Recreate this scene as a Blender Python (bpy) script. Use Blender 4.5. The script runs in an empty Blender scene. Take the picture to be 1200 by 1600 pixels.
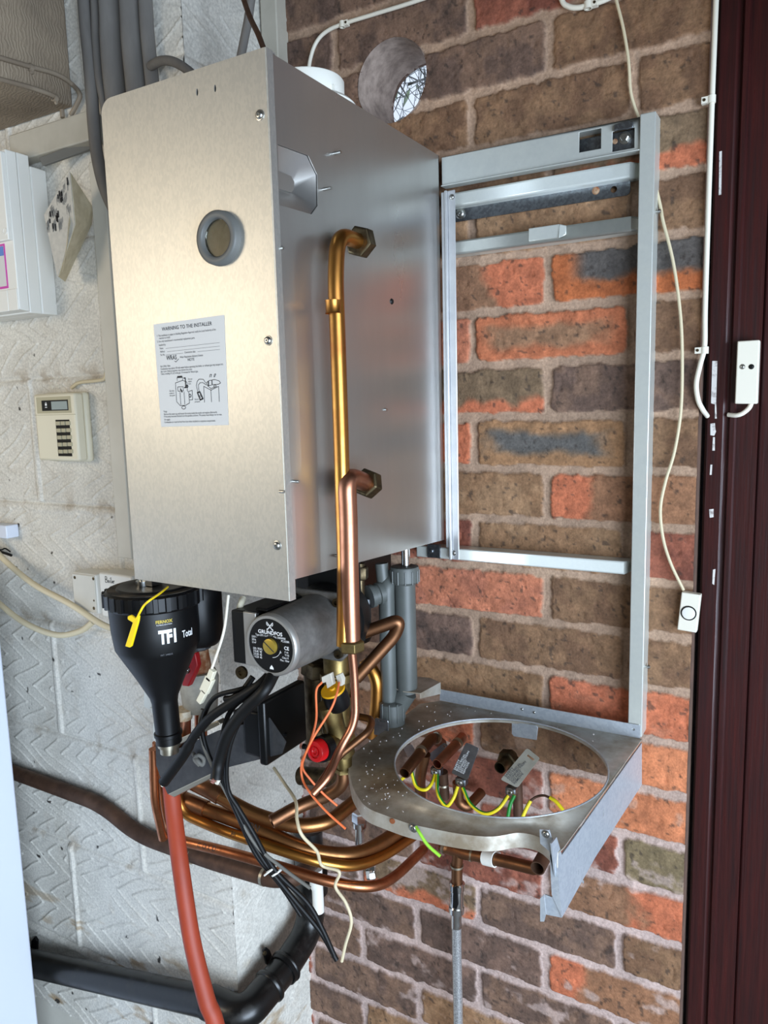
import bpy, bmesh, math, random
import numpy as np
from mathutils import Vector, Matrix
random.seed(7)
S = bpy.context.scene
COL = S.collection
PI = math.pi

# ------------------------------------------------------------------ camera
F_PX = 1188.947
ROT = (1.4318966774771629, 0.025472819038626263, 0.5239377795820003)
CAM = np.array([0.45419, -1.0548, -0.42889])
cd = bpy.data.cameras.new('camera')
cam = bpy.data.objects.new('camera', cd)
COL.objects.link(cam)
cam.location = CAM
cam.rotation_euler = ROT
cd.sensor_fit = 'VERTICAL'
cd.sensor_height = 24
cd.lens = F_PX / 1600 * 24
cd.clip_start = 0.02
S.camera = cam
S.view_settings.view_transform = 'Standard'
S.view_settings.look = 'None'
S.view_settings.gamma = 1
S.view_settings.use_curve_mapping = False
S.view_settings.exposure = 0.0

# ------------------------------------------------------------------ daylight and lamps
w = bpy.data.worlds.new('outdoors')
S.world = w
w.use_nodes = True
bg = w.node_tree.nodes['Background']
bg.inputs[0].default_value = (0.72, 0.83, 1.0, 1)
bg.inputs[1].default_value = 1.1

def area(name, loc, target, sx, sy, power, color):
    l = bpy.data.lights.new(name, 'AREA')
    l.shape = 'RECTANGLE'
    l.size, l.size_y = sx, sy
    l.energy = power
    l.color = color
    o = bpy.data.objects.new(name, l)
    COL.objects.link(o)
    o.location = loc
    d = Vector(target) - Vector(loc)
    o.rotation_euler = d.to_track_quat('-Z', 'Y').to_euler()
    return o

# the open garage door, to the right of and behind the camera
area('garage_doorway_daylight', (2.15, -1.85, -1.0), (-0.1, -0.75, -1.05), 2.1, 1.6, 150, (0.69, 0.83, 1.0))
# warm lamp to the left of and behind the camera
area('work_lamp', (-1.25, -1.75, -0.12), (-0.35, -0.3, -0.5), 0.6, 0.6, 11, (1.0, 0.86, 0.66))

# ------------------------------------------------------------------ helpers
RX, RY, RZ = (Matrix.Rotation(ROT[i], 3, 'XYZ'[i]) for i in range(3))
RM = np.array(RZ @ RY @ RX)

def at(x, y, Y=None, X=None, Z=None):
    """Point of the place seen at photo pixel (x, y), on the plane Y=, X= or Z=."""
    d = RM @ np.array([(x - 600) / F_PX, -(y - 800) / F_PX, -1.0])
    k, v = (1, Y) if Y is not None else ((0, X) if X is not None else (2, Z))
    t = (v - CAM[k]) / d[k]
    return Vector(CAM + t * d)

def lin(v):
    v = v / 255
    return v / 12.92 if v <= 0.04045 else ((v + 0.055) / 1.055) ** 2.4

def C3(c):
    return (lin(c[0]), lin(c[1]), lin(c[2]), 1)

MATS = {}

def mat(name, col, col2=None, scale=20, rough=0.5, rough2=None, metal=0, bump=0, bscale=150, detail=4,
        stretch=None, ramp=(0.35, 0.65), coat=0, voronoi=0, attr=None, spec=0.5, trans=0, bdist=0.001):
    m = bpy.data.materials.new(name)
    m.use_nodes = True
    nt = m.node_tree
    b = nt.nodes['Principled BSDF']
    L = nt.links.new
    tc = nt.nodes.new('ShaderNodeTexCoord')
    src = tc.outputs['Object']
    if stretch:
        mp = nt.nodes.new('ShaderNodeMapping')
        mp.inputs['Scale'].default_value = stretch
        L(src, mp.inputs[0])
        src = mp.outputs[0]
    b.inputs['Metallic'].default_value = metal
    b.inputs['Roughness'].default_value = rough
    b.inputs['Specular IOR Level'].default_value = spec
    b.inputs['Coat Weight'].default_value = coat
    b.inputs['Transmission Weight'].default_value = trans
    b.inputs['Base Color'].default_value = C3(col)
    fac = None
    if col2 is not None or rough2 is not None:
        if voronoi:
            n = nt.nodes.new('ShaderNodeTexVoronoi')
            n.inputs['Scale'].default_value = voronoi
            L(src, n.inputs['Vector'])
            sep = nt.nodes.new('ShaderNodeSeparateColor')
            L(n.outputs['Color'], sep.inputs[0])
            n2 = nt.nodes.new('ShaderNodeTexNoise')
            n2.inputs['Scale'].default_value = scale
            n2.inputs['Detail'].default_value = detail
            L(src, n2.inputs['Vector'])
            mx = nt.nodes.new('ShaderNodeMath')
            mx.operation = 'ADD'
            L(sep.outputs[0], mx.inputs[0])
            L(n2.outputs[0], mx.inputs[1])
            hf = nt.nodes.new('ShaderNodeMath')
            hf.operation = 'MULTIPLY'
            hf.inputs[1].default_value = 0.5
            L(mx.outputs[0], hf.inputs[0])
            out = hf.outputs[0]
        else:
            n = nt.nodes.new('ShaderNodeTexNoise')
            n.inputs['Scale'].default_value = scale
            n.inputs['Detail'].default_value = detail
            n.inputs['Roughness'].default_value = 0.6
            L(src, n.inputs['Vector'])
            out = n.outputs[0]
        mr = nt.nodes.new('ShaderNodeMapRange')
        mr.inputs['From Min'].default_value, mr.inputs['From Max'].default_value = ramp
        L(out, mr.inputs['Value'])
        fac = mr.outputs[0]
    if col2 is not None:
        mc = nt.nodes.new('ShaderNodeMix')
        mc.data_type = 'RGBA'
        mc.inputs['A'].default_value = C3(col)
        mc.inputs['B'].default_value = C3(col2)
        L(fac, mc.inputs['Factor'])
        L(mc.outputs['Result'], b.inputs['Base Color'])
    if rough2 is not None:
        mr2 = nt.nodes.new('ShaderNodeMapRange')
        mr2.inputs['To Min'].default_value, mr2.inputs['To Max'].default_value = rough, rough2
        L(fac, mr2.inputs['Value'])
        L(mr2.outputs[0], b.inputs['Roughness'])
    if attr:
        a = nt.nodes.new('ShaderNodeVertexColor')
        a.layer_name = attr
        n3 = nt.nodes.new('ShaderNodeTexNoise')
        n3.inputs['Scale'].default_value = 260
        n3.inputs['Detail'].default_value = 5
        L(tc.outputs['Object'], n3.inputs['Vector'])
        mr3 = nt.nodes.new('ShaderNodeMapRange')
        mr3.inputs['From Min'].default_value, mr3.inputs['From Max'].default_value = 0.3, 0.7
        mr3.inputs['To Min'].default_value, mr3.inputs['To Max'].default_value = 0.8, 1.18
        L(n3.outputs[0], mr3.inputs['Value'])
        mm = nt.nodes.new('ShaderNodeVectorMath')
        mm.operation = 'SCALE'
        L(a.outputs[0], mm.inputs[0])
        L(mr3.outputs[0], mm.inputs['Scale'])
        L(mm.outputs[0], b.inputs['Base Color'])
    if bump:
        nb = nt.nodes.new('ShaderNodeTexNoise')
        nb.inputs['Scale'].default_value = bscale
        nb.inputs['Detail'].default_value = 5
        L(src, nb.inputs['Vector'])
        bp = nt.nodes.new('ShaderNodeBump')
        bp.inputs['Strength'].default_value = bump
        bp.inputs['Distance'].default_value = bdist
        L(nb.outputs[0], bp.inputs['Height'])
        L(bp.outputs[0], b.inputs['Normal'])
    MATS[name] = m
    return m

WORLD = {}

def finish_mesh(name, bm, m, parent=None, smooth=38, bevel=0, loc=None):
    bmesh.ops.remove_doubles(bm, verts=bm.verts, dist=1e-6)
    bmesh.ops.recalc_face_normals(bm, faces=bm.faces)
    if parent is not None:
        o0 = WORLD[parent.name]
    elif loc is not None:
        o0 = Vector(loc)
    else:
        lo = Vector([min(v.co[i] for v in bm.verts) for i in range(3)])
        hi = Vector([max(v.co[i] for v in bm.verts) for i in range(3)])
        o0 = Vector(((lo.x + hi.x) / 2, (lo.y + hi.y) / 2, lo.z))
    bmesh.ops.translate(bm, verts=bm.verts, vec=-o0)
    if smooth:
        a = math.radians(smooth)
        for f in bm.faces:
            f.smooth = True
        for e in bm.edges:
            if len(e.link_faces) == 2 and e.calc_face_angle(0) > a:
                e.smooth = False
    me = bpy.data.meshes.new(name)
    bm.to_mesh(me)
    bm.free()
    if m is not None:
        for q in (m if isinstance(m, (list, tuple)) else [m]):
            me.materials.append(q)
    o = bpy.data.objects.new(name, me)
    COL.objects.link(o)
    if parent is not None:
        o.parent = parent
    else:
        o.location = o0
    WORLD[o.name] = o0
    if bevel:
        bv = o.modifiers.new('bevel', 'BEVEL')
        bv.width = bevel
        bv.segments = 2
        bv.limit_method = 'ANGLE'
        bv.angle_limit = math.radians(40)
        bv.harden_normals = False
    return o

def thing(name, label, cat, loc, group=None):
    o = bpy.data.objects.new(name, None)
    o.empty_display_size = 0.03
    COL.objects.link(o)
    o.location = loc
    o['label'] = label
    o['category'] = cat
    if group:
        o['group'] = group
    WORLD[o.name] = Vector(loc)
    return o

def part(name, bm, m, parent, label=None, **k):
    o = finish_mesh(name, bm, m, parent, **k)
    if label:
        o['label'] = label
    return o

def solo(name, bm, m, label, cat, group=None, **k):
    o = finish_mesh(name, bm, m, None, **k)
    o['label'] = label
    o['category'] = cat
    if group:
        o['group'] = group
    return o

def struct(name, bm, m, **k):
    o = finish_mesh(name, bm, m, None, **k)
    o['kind'] = 'structure'
    return o

NB = bmesh.new

def V(*a):
    return Vector(a)

def hexa(bm, c8):
    """solid from 8 corners: 4 of one face, then the 4 opposite ones in the same order"""
    v = [bm.verts.new(p) for p in c8]
    for f in ((0, 1, 2, 3), (4, 5, 6, 7), (0, 1, 5, 4), (1, 2, 6, 5), (2, 3, 7, 6), (3, 0, 4, 7)):
        bm.faces.new([v[i] for i in f])
    return bm

def box(bm, lo, hi):
    x0, y0, z0 = lo
    x1, y1, z1 = hi
    return hexa(bm, [V(x0, y0, z0), V(x1, y0, z0), V(x1, y0, z1), V(x0, y0, z1),
                     V(x0, y1, z0), V(x1, y1, z0), V(x1, y1, z1), V(x0, y1, z1)])

def slab(bm, pts, vec):
    """polygon extruded along vec"""
    vec = Vector(vec)
    a = [bm.verts.new(p) for p in pts]
    b = [bm.verts.new(Vector(p) + vec) for p in pts]
    n = len(a)
    bm.faces.new(a)
    bm.faces.new(b[::-1])
    for i in range(n):
        j = (i + 1) % n
        bm.faces.new([a[i], a[j], b[j], b[i]])
    return bm

def plate(bm, outer, holes, vec):
    """flat polygon with holes, extruded along vec"""
    vec = Vector(vec)
    fr, bk = [], []
    for off, store in ((Vector(), fr), (vec, bk)):
        es = []
        for loop in [outer] + holes:
            vs = [bm.verts.new(Vector(p) + off) for p in loop]
            store.append(vs)
            for i in range(len(vs)):
                es.append(bm.edges.new((vs[i], vs[(i + 1) % len(vs)])))
        bmesh.ops.triangle_fill(bm, edges=es, use_beauty=True, normal=vec)
    for A, B in zip(fr, bk):
        n = len(A)
        for i in range(n):
            j = (i + 1) % n
            bm.faces.new([A[i], A[j], B[j], B[i]])
    return bm

def frame_of(d):
    d = Vector(d).normalized()
    u = d.orthogonal().normalized() if abs(d.z) > 0.95 else d.cross(V(0, 0, 1)).normalized()
    return u, d.cross(u).normalized(), d

def lathe(bm, o, d, prof, seg=24, cap=(True, True), phase=0):
    """profile [(t along d, radius)] turned about the axis o + t d"""
    o = Vector(o)
    u, v, d = frame_of(d)
    rings = []
    for t, r in prof:
        rings.append([bm.verts.new(o + d * t + (u * math.cos(a) + v * math.sin(a)) * max(r, 1e-5))
                      for a in [phase + 2 * PI * i / seg for i in range(seg)]])
    for A, B in zip(rings, rings[1:]):
        for i in range(seg):
            j = (i + 1) % seg
            bm.faces.new([A[i], A[j], B[j], B[i]])
    if cap[0]:
        bm.faces.new(rings[0][::-1])
    if cap[1]:
        bm.faces.new(rings[-1])
    return bm

def cyl(bm, a, b, r, seg=20, r2=None):
    a, b = Vector(a), Vector(b)
    return lathe(bm, a, b - a, [(0, r), ((b - a).length, r if r2 is None else r2)], seg)

def hexnut(bm, a, b, r, phase=0, bore=None):
    a, b = Vector(a), Vector(b)
    L = (b - a).length
    prof = [(0, r * 0.86), (L * 0.12, r), (L * 0.88, r), (L, r * 0.86)]
    if bore:
        prof += [(L, bore), (L * 0.3, bore)]
    return lathe(bm, a, b - a, prof, 6, phase=phase)

def fillet(pts, rad, n=7):
    pts = [Vector(p) for p in pts]
    out = [pts[0]]
    for i in range(1, len(pts) - 1):
        p, a, b = pts[i], pts[i - 1], pts[i + 1]
        r = rad[i] if isinstance(rad, (list, tuple)) else rad
        da, db = (a - p), (b - p)
        t = min(r, da.length * 0.48, db.length * 0.48)
        s, e = p + da.normalized() * t, p + db.normalized() * t
        for k in range(n + 1):
            q = k / n
            out.append(s * (1 - q) ** 2 + p * 2 * q * (1 - q) + e * q * q)
    out.append(pts[-1])
    return out

def spline(pts, n=8):
    pts = [Vector(p) for p in pts]
    if len(pts) < 3:
        return pts
    P = [pts[0] * 2 - pts[1]] + pts + [pts[-1] * 2 - pts[-2]]
    out = []
    for i in range(1, len(P) - 2):
        a, b, c, d = P[i - 1:i + 3]
        for k in range(n):
            t = k / n
            out.append(0.5 * ((2 * b) + (c - a) * t + (2 * a - 5 * b + 4 * c - d) * t * t + (3 * b - a - 3 * c + d) * t ** 3))
    out.append(pts[-1])
    return out

def tube(bm, pts, r, seg=14, ends=('cap', 'cap'), flat=1.0):
    """round tube along pts; an end may be 'cap', 'open' (a bore one can look into) or 'round'"""
    pts = [Vector(p) for p in pts]
    q = [pts[0]]
    for p in pts[1:]:
        if (p - q[-1]).length > 1e-5:
            q.append(p)
    pts = q
    n = len(pts)
    T = []
    for i in range(n):
        a, b = pts[max(i - 1, 0)], pts[min(i + 1, n - 1)]
        T.append((b - a).normalized())
    u = frame_of(T[0])[0]
    rings = []
    rad = (lambda i: r[min(i, len(r) - 1)]) if isinstance(r, (list, tuple)) else (lambda i: r)
    fr = []
    for i in range(n):
        u = (u - T[i] * u.dot(T[i])).normalized()
        fr.append((u, T[i].cross(u)))
    def ring(i, rr, off=0.0):
        uu, vv = fr[i]
        return [bm.verts.new(pts[i] + T[i] * off + (uu * math.cos(a) + vv * math.sin(a) * flat) * rr)
                for a in [2 * PI * k / seg for k in range(seg)]]
    def join(A, B):
        for i in range(seg):
            j = (i + 1) % seg
            bm.faces.new([A[i], A[j], B[j], B[i]])
    for i in range(n):
        rings.append(ring(i, rad(i)))
    for A, B in zip(rings, rings[1:]):
        join(A, B)
    for e, i, s in ((ends[0], 0, 1), (ends[1], n - 1, -1)):
        R = rings[i]
        if e == 'open':
            i1 = ring(i, rad(i) * 0.84)
            i2 = ring(i, rad(i) * 0.84, s * rad(i) * 2.5)
            join(R, i1)
            join(i1, i2)
            bm.faces.new(i2)
        elif e == 'round':
            prev = R
            for a in (30, 60, 85):
                nx = ring(i, rad(i) * math.cos(math.radians(a)), -s * rad(i) * math.sin(math.radians(a)))
                join(prev, nx)
                prev = nx
            bm.faces.new(prev)
        else:
            bm.faces.new(R)
    return bm

def disc(bm, c, d, r, seg=24):
    u, v, d = frame_of(d)
    bm.faces.new([bm.verts.new(Vector(c) + (u * math.cos(2 * PI * i / seg) + v * math.sin(2 * PI * i / seg)) * r) for i in range(seg)])
    return bm

def screw(bm, p, d, r=0.0035, h=0.0022):
    """pan head with a cross slot"""
    p, d = Vector(p), Vector(d).normalized()
    lathe(bm, p, d, [(0, r * 1.25), (h * 0.25, r * 1.25), (h * 0.3, r), (h * 0.8, r * 0.85), (h, r * 0.6), (h, r * 0.3), (h * 0.4, r * 0.22)], 14)
    return bm

def text(s, size, o, xd, yd, m, name, parent, align='LEFT', ext=0.0002, bend=None, bold=0, sx=1.0):
    cu = bpy.data.curves.new('t', 'FONT')
    cu.body = s
    cu.size = size
    cu.align_x = align
    cu.resolution_u = 3
    cu.offset = bold * size * 0.6
    t = bpy.data.objects.new('t', cu)
    COL.objects.link(t)
    dg = bpy.context.evaluated_depsgraph_get()
    me = bpy.data.meshes.new_from_object(t.evaluated_get(dg))
    bpy.data.objects.remove(t)
    bpy.data.curves.remove(cu)
    bm = NB()
    bm.from_mesh(me)
    bpy.data.meshes.remove(me)
    if bend:
        bmesh.ops.triangulate(bm, faces=bm.faces)
        bmesh.ops.subdivide_edges(bm, edges=[e for e in bm.edges if e.calc_length() > size * 0.15], cuts=3, use_grid_fill=True)
    o, xd, yd = Vector(o), Vector(xd).normalized(), Vector(yd).normalized()
    zd = xd.cross(yd)
    for v in bm.verts:
        x, y = v.co.x * sx, v.co.y
        if bend:
            c, r, a0 = bend                       # wrap round a vertical cylinder
            a = a0 + x / r
            v.co = Vector((c[0] + r * math.cos(a), c[1] + r * math.sin(a), o.z + y))
        else:
            v.co = o + xd * x + yd * y + zd * ext
    ob = finish_mesh(name, bm, m, parent, smooth=0)
    return ob

def ribbon(bm, pts, wd, n):
    """thin flat drawn line on a surface with normal n"""
    n = Vector(n)
    pts = [Vector(p) for p in pts]
    for a, b in zip(pts, pts[1:]):
        d = b - a
        if d.length < 1e-7:
            continue
        s = d.normalized().cross(n) * wd / 2
        e = d.normalized() * wd * 0.3
        bm.faces.new([bm.verts.new(q) for q in (a - s - e, a + s - e, b + s + e, b - s + e)])
    return bm

# ------------------------------------------------------------------ materials
M = MATS
mat('galv', (205, 203, 196), (197, 196, 190), scale=60, rough=0.45, metal=0.85, voronoi=480, bump=0.05, bscale=500, stretch=(1, 1, 0.5))
mat('galv_side', (196, 194, 190), (184, 182, 178), scale=9, rough=0.26, rough2=0.38, metal=0.9, bump=0.03, bscale=25, ramp=(0.3, 0.7), detail=6, stretch=(1, 1, 0.25))
mat('rail', (216, 218, 210), (198, 200, 194), scale=25, rough=0.34, rough2=0.5, metal=0.5, stretch=(1, 1, 1))
mat('rail_dark', (126, 130, 134), (108, 110, 114), scale=200, rough=0.42, metal=1, voronoi=300)
mat('white_strip', (222, 222, 222), (205, 206, 208), scale=25, rough=0.42, metal=0.7)
mat('tray', (190, 186, 176), (140, 126, 106), scale=16, rough=0.42, rough2=0.8, metal=0.45, ramp=(0.4, 0.66), detail=8)
mat('tray_side', (192, 198, 204), (180, 187, 195), scale=30, rough=0.42, metal=0.45, voronoi=300)
mat('chrome', (205, 205, 205), rough=0.14, metal=1)
mat('screw_steel', (190, 190, 186), rough=0.28, metal=1)
mat('copper', (190, 134, 108), (158, 104, 78), scale=30, rough=0.3, rough2=0.46, metal=1, ramp=(0.3, 0.75))
mat('copper_old', (146, 104, 74), (106, 72, 52), scale=24, rough=0.34, rough2=0.55, metal=1, ramp=(0.3, 0.75), detail=6)
mat('copper_gold', (196, 142, 70), (164, 104, 54), scale=14, rough=0.28, rough2=0.42, metal=1)
mat('copper_bright', (196, 130, 92), (158, 98, 66), scale=30, rough=0.28, rough2=0.44, metal=1)
mat('copper_tan', (168, 120, 76), (122, 82, 54), scale=26, rough=0.3, rough2=0.5, metal=1, ramp=(0.3, 0.75), detail=6)
mat('copper_brown', (92, 66, 50), (70, 50, 38), scale=30, rough=0.5, rough2=0.7, metal=0.55)
mat('brass', (150, 130, 84), (106, 90, 58), scale=40, rough=0.36, rough2=0.58, metal=1)
mat('nut_old', (112, 98, 74), (70, 60, 46), scale=60, rough=0.34, rough2=0.6, metal=1)
mat('solder', (176, 168, 150), rough=0.4, metal=1)
mat('black_plastic', (10, 10, 11), rough=0.42, spec=0.3)
mat('black_gloss', (8, 8, 8), rough=0.34, spec=0.35)
mat('black_rubber', (10, 10, 10), rough=0.5, spec=0.3)
mat('soil_black', (13, 13, 13), (44, 42, 39), scale=45, rough=0.3, rough2=0.6, ramp=(0.52, 0.78), detail=8)
mat('dust_black', (30, 28, 25), (84, 74, 62), scale=50, rough=0.8, ramp=(0.35, 0.6))
mat('motor', (134, 131, 127), (116, 113, 109), scale=90, rough=0.45, metal=0.5)
mat('motor_rim', (172, 169, 164), rough=0.4, metal=0.7)
mat('plate_dark', (74, 74, 75), (58, 58, 60), scale=60, rough=0.55, metal=0.4)
mat('grey_plastic', (92, 96, 93), (82, 85, 82), scale=14, rough=0.45)
mat('ring_grey', (94, 94, 91), rough=0.5)
mat('white_plastic', (226, 224, 216), rough=0.42)
mat('cream', (222, 214, 190), rough=0.45)
mat('cream_cable', (206, 192, 160), rough=0.5)
mat('white_cable', (226, 220, 204), rough=0.48)
mat('trunking', (212, 208, 196), (198, 194, 182), scale=8, rough=0.5)
mat('grey_cable', (112, 108, 103), (92, 88, 84), scale=22, rough=0.8, stretch=(1, 1, 0.3))
mat('bluewhite', (210, 216, 228), rough=0.4)
mat('label_paper', (206, 205, 202), rough=0.55)
mat('ink', (30, 30, 34), rough=0.7)
mat('ink_soft', (96, 96, 100), rough=0.7)
mat('ink_white', (232, 232, 232), rough=0.6)
mat('ink_gold', (196, 172, 60), rough=0.6)
mat('yellow', (250, 214, 16), rough=0.45)
mat('yellow_deep', (232, 172, 20), rough=0.4)
mat('red', (214, 16, 24), rough=0.35)
mat('red_dark', (150, 14, 20), rough=0.45)
mat('orange_wire', (236, 118, 66), rough=0.5)
mat('orange_hose', (166, 64, 36), (146, 54, 30), scale=16, rough=0.55, stretch=(1, 1, 0.4))
mat('green', (20, 132, 46), rough=0.42)
mat('earth_yellow', (236, 214, 30), rough=0.42)
mat('lime', (150, 214, 60), rough=0.45)
mat('dial_brass', (176, 150, 62), rough=0.4, metal=0.6)
mat('aluminium', (176, 178, 184), (140, 142, 150), scale=40, rough=0.34, metal=1)
mat('tag_white', (214, 212, 200), (190, 186, 172), scale=40, rough=0.4, metal=0.5)
mat('rust', (122, 66, 30), (176, 150, 120), scale=60, rough=0.8, ramp=(0.45, 0.7))
mat('insulation', (168, 164, 152), (136, 132, 122), scale=30, rough=0.8, bump=0.2)
mat('ptfe', (224, 212, 190), (190, 160, 120), scale=120, rough=0.7)
mat('flue_white', (232, 230, 220), rough=0.45)
mat('paper', (220, 207, 178), (200, 186, 154), scale=60, rough=0.8)
mat('newsprint', (200, 195, 184), (184, 180, 170), scale=90, rough=0.85)
mat('wood_paint', (150, 136, 118), (124, 110, 94), scale=7, rough=0.6, bump=0.6, bscale=9, stretch=(1, 1, 1), bdist=0.004)
mat('batten_paint', (188, 182, 168), (168, 162, 148), scale=10, rough=0.6, bump=0.1)
mat('dust_grey', (104, 102, 96), rough=0.7)
mat('pink', (196, 70, 160), rough=0.5)
mat('blue_print', (96, 130, 196), rough=0.5)
mat('lcd', (150, 160, 156), rough=0.25)
mat('key_grey', (176, 168, 140), rough=0.5)
mat('copper_core', (216, 150, 130), rough=0.35, metal=0.8)
mat('concrete', (120, 117, 112), (96, 93, 88), scale=6, rough=0.85)
mat('ceiling_paint', (120, 112, 102), (104, 96, 88), scale=4, rough=0.9)
mat('room_paint', (186, 180, 168), (170, 164, 152), scale=3, rough=0.85)
mat('tunnel', (168, 150, 138), (128, 112, 102), scale=60, rough=0.9, bump=0.4, bscale=120)
mat('leaf', (150, 170, 130), (196, 208, 190), scale=30, rough=0.6)
mat('twig', (96, 98, 92), (190, 196, 200), scale=30, rough=0.7)
mat('paint_flake', (218, 212, 206), (150, 140, 136), scale=160, rough=0.7, ramp=(0.5, 0.7))
mat('web', (150, 144, 132), rough=0.9)
mat('steel_braid', (206, 206, 206), (136, 136, 138), scale=700, rough=0.35, metal=0.6, ramp=(0.4, 0.6), bump=0.5, bscale=700, bdist=0.0006)

def door_material():
    m = mat('mahogany', (64, 27, 25), (36, 14, 14), scale=16, rough=0.26, rough2=0.42, stretch=(12, 12, 0.55), ramp=(0.3, 0.72),
            bump=0.35, bscale=22, bdist=0.0012, detail=6, spec=0.4)
    return m
door_material()

def glass_material():
    m = bpy.data.materials.new('sight_glass')
    m.use_nodes = True
    b = m.node_tree.nodes['Principled BSDF']
    b.inputs['Base Color'].default_value = (0.75, 0.74, 0.66, 1)
    b.inputs['Roughness'].default_value = 0.03
    b.inputs['Transmission Weight'].default_value = 1.0
    b.inputs['IOR'].default_value = 1.5
    MATS['sight_glass'] = m
glass_material()

# ------------------------------------------------------------------ walls as relief surfaces
RS = np.random.RandomState(11)
LAT = RS.rand(256, 256)

def vnoise(x, y):
    xi, yi = np.floor(x).astype(int), np.floor(y).astype(int)
    fx, fy = x - xi, y - yi
    fx, fy = fx * fx * (3 - 2 * fx), fy * fy * (3 - 2 * fy)
    a, b = LAT[xi % 256, yi % 256], LAT[(xi + 1) % 256, yi % 256]
    c, d = LAT[xi % 256, (yi + 1) % 256], LAT[(xi + 1) % 256, (yi + 1) % 256]
    return (a * (1 - fx) + b * fx) * (1 - fy) + (c * (1 - fx) + d * fx) * fy

def fbm(x, y, o=4):
    s, a, t = 0, 1.0, 0
    for k in range(o):
        s = s + a * vnoise(x * 2 ** k + 17.3 * k, y * 2 ** k + 5.1 * k)
        t += a
        a *= 0.55
    return s / t

def sstep(a, b, x):
    t = np.clip((x - a) / (b - a), 0, 1)
    return t * t * (3 - 2 * t)

def relief(name, us, vs, place, height, colour, m, hole=None):
    U, Vv = np.meshgrid(us, vs)
    H = height(U, Vv)
    P = place(U, Vv, H)
    nu, nv = len(us), len(vs)
    idx = np.arange(nu * nv).reshape(nv, nu)
    q = np.stack([idx[:-1, :-1], idx[:-1, 1:], idx[1:, 1:], idx[1:, :-1]], -1).reshape(-1, 4)
    Pf = P.reshape(-1, 3)
    if hole:
        cx, cz, r = hole
        d = np.hypot(Pf[:, 0] - cx, Pf[:, 2] - cz)
        q = q[(d[q] > r).all(1)]
        used = np.zeros(len(Pf), bool)
        used[q.ravel()] = True
        rim = used & (d < r + 0.0034)
        k = r / d[rim]
        Pf[rim, 0] = cx + (Pf[rim, 0] - cx) * k
        Pf[rim, 2] = cz + (Pf[rim, 2] - cz) * k
    me = bpy.data.meshes.new(name)
    me.vertices.add(len(Pf))
    me.vertices.foreach_set('co', Pf.ravel())
    me.loops.add(q.size)
    me.loops.foreach_set('vertex_index', q.ravel())
    me.polygons.add(len(q))
    me.polygons.foreach_set('loop_start', np.arange(0, q.size, 4))
    me.polygons.foreach_set('loop_total', np.full(len(q), 4))
    me.update()
    me.validate()
    me.polygons.foreach_set('use_smooth', np.ones(len(me.polygons), bool))
    ca = me.color_attributes.new('tone', 'FLOAT_COLOR', 'POINT')
    c = colour(U, Vv, H).reshape(-1, 3)
    c = np.where(c <= 0.04045, c / 12.92, ((c + 0.055) / 1.055) ** 2.4)
    ca.data.foreach_set('color', np.concatenate([c, np.ones((len(c), 1))], 1).ravel())
    me.materials.append(m)
    o = bpy.data.objects.new(name, me)
    COL.objects.link(o)
    o['kind'] = 'structure'
    WORLD[o.name] = Vector()
    return o

FLOOR, CEIL = -1.95, 0.45
BR, BRC = 0.075, 0.1125
# brick kinds: base, second tone, where the second tone sits
BK = {
    'brown': ((130, 99, 74), (108, 80, 61), 'n'), 'tan': ((148, 115, 86), (128, 96, 70), 'n'),
    'dark': ((120, 94, 78), (94, 75, 66), 'n'), 'char': ((114, 90, 78), (88, 71, 63), 'n'),
    'orange': ((180, 112, 84), (160, 100, 78), 'n'), 'hot': ((196, 122, 84), (178, 110, 76), 'n'),
    'red': ((140, 84, 66), (112, 66, 54), 'n'), 'greymid': ((150, 112, 80), (92, 88, 84), 'c'),
    'orbrown': ((176, 104, 72), (142, 106, 80), 'c'), 'brownor_r': ((134, 98, 74), (180, 104, 74), 'r'),
    'brownor_l': ((140, 100, 74), (180, 104, 74), 'l'), 'brownor_b': ((118, 96, 74), (180, 104, 74), 'b'),
    'greytop': ((170, 96, 58), (86, 80, 76), 't'), 'olive': ((120, 104, 78), (150, 106, 80), 'r'),
    'pinkor': ((178, 104, 76), (180, 104, 74), 'r'),
}
BRICKS = {
    (-2, -1): 'dark', (-2, 0): 'red', (-1, -1): 'dark', (-1, 0): 'brown', (0, 0): 'brown', (0, -1): 'brown', (0, 1): 'brown',
    (1, 0): 'brownor_b', (1, -1): 'brown', (2, 1): 'brown', (2, 0): 'tan', (3, -1): 'brownor_r', (3, 0): 'greytop', (4, 0): 'orbrown', (4, -1): 'orange',
    (4, 1): 'brown', (5, -1): 'brownor_b', (5, 0): 'dark', (6, 0): 'greymid', (6, -1): 'brownor_r', (6, 1): 'brown',
    (7, -1): 'tan', (7, 0): 'brownor_l', (8, 0): 'tan', (8, -1): 'red', (8, 1): 'red', (9, -1): 'orange', (9, 0): 'brown',
    (10, 0): 'brown', (10, -1): 'char', (10, 1): 'brown', (11, -1): 'tan', (11, 0): 'pinkor', (12, 1): 'hot', (12, 0): 'brown', (12, -1): 'brownor_r',
    (13, 0): 'hot', (13, -1): 'red', (14, 0): 'red', (14, 1): 'olive', (14, -1): 'red', (15, 0): 'brownor_r', (15, -1): 'red', (16, 0): 'dark', (16, 1): 'brown',
    (16, -1): 'brownor_b', (17, 0): 'brownor_l', (17, -1): 'char', (18, 0): 'dark', (18, -1): 'char', (18, 1): 'brown',
}

def brick_cell(x, z):
    i = np.floor(-z / BR).astype(int)
    par = np.mod(i, 2)
    k = np.floor((x / BRC - par) / 2).astype(int)
    lx = x - (2 * k + par) * BRC
    lz = -z - i * BR
    return i, k, lx, lz

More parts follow.
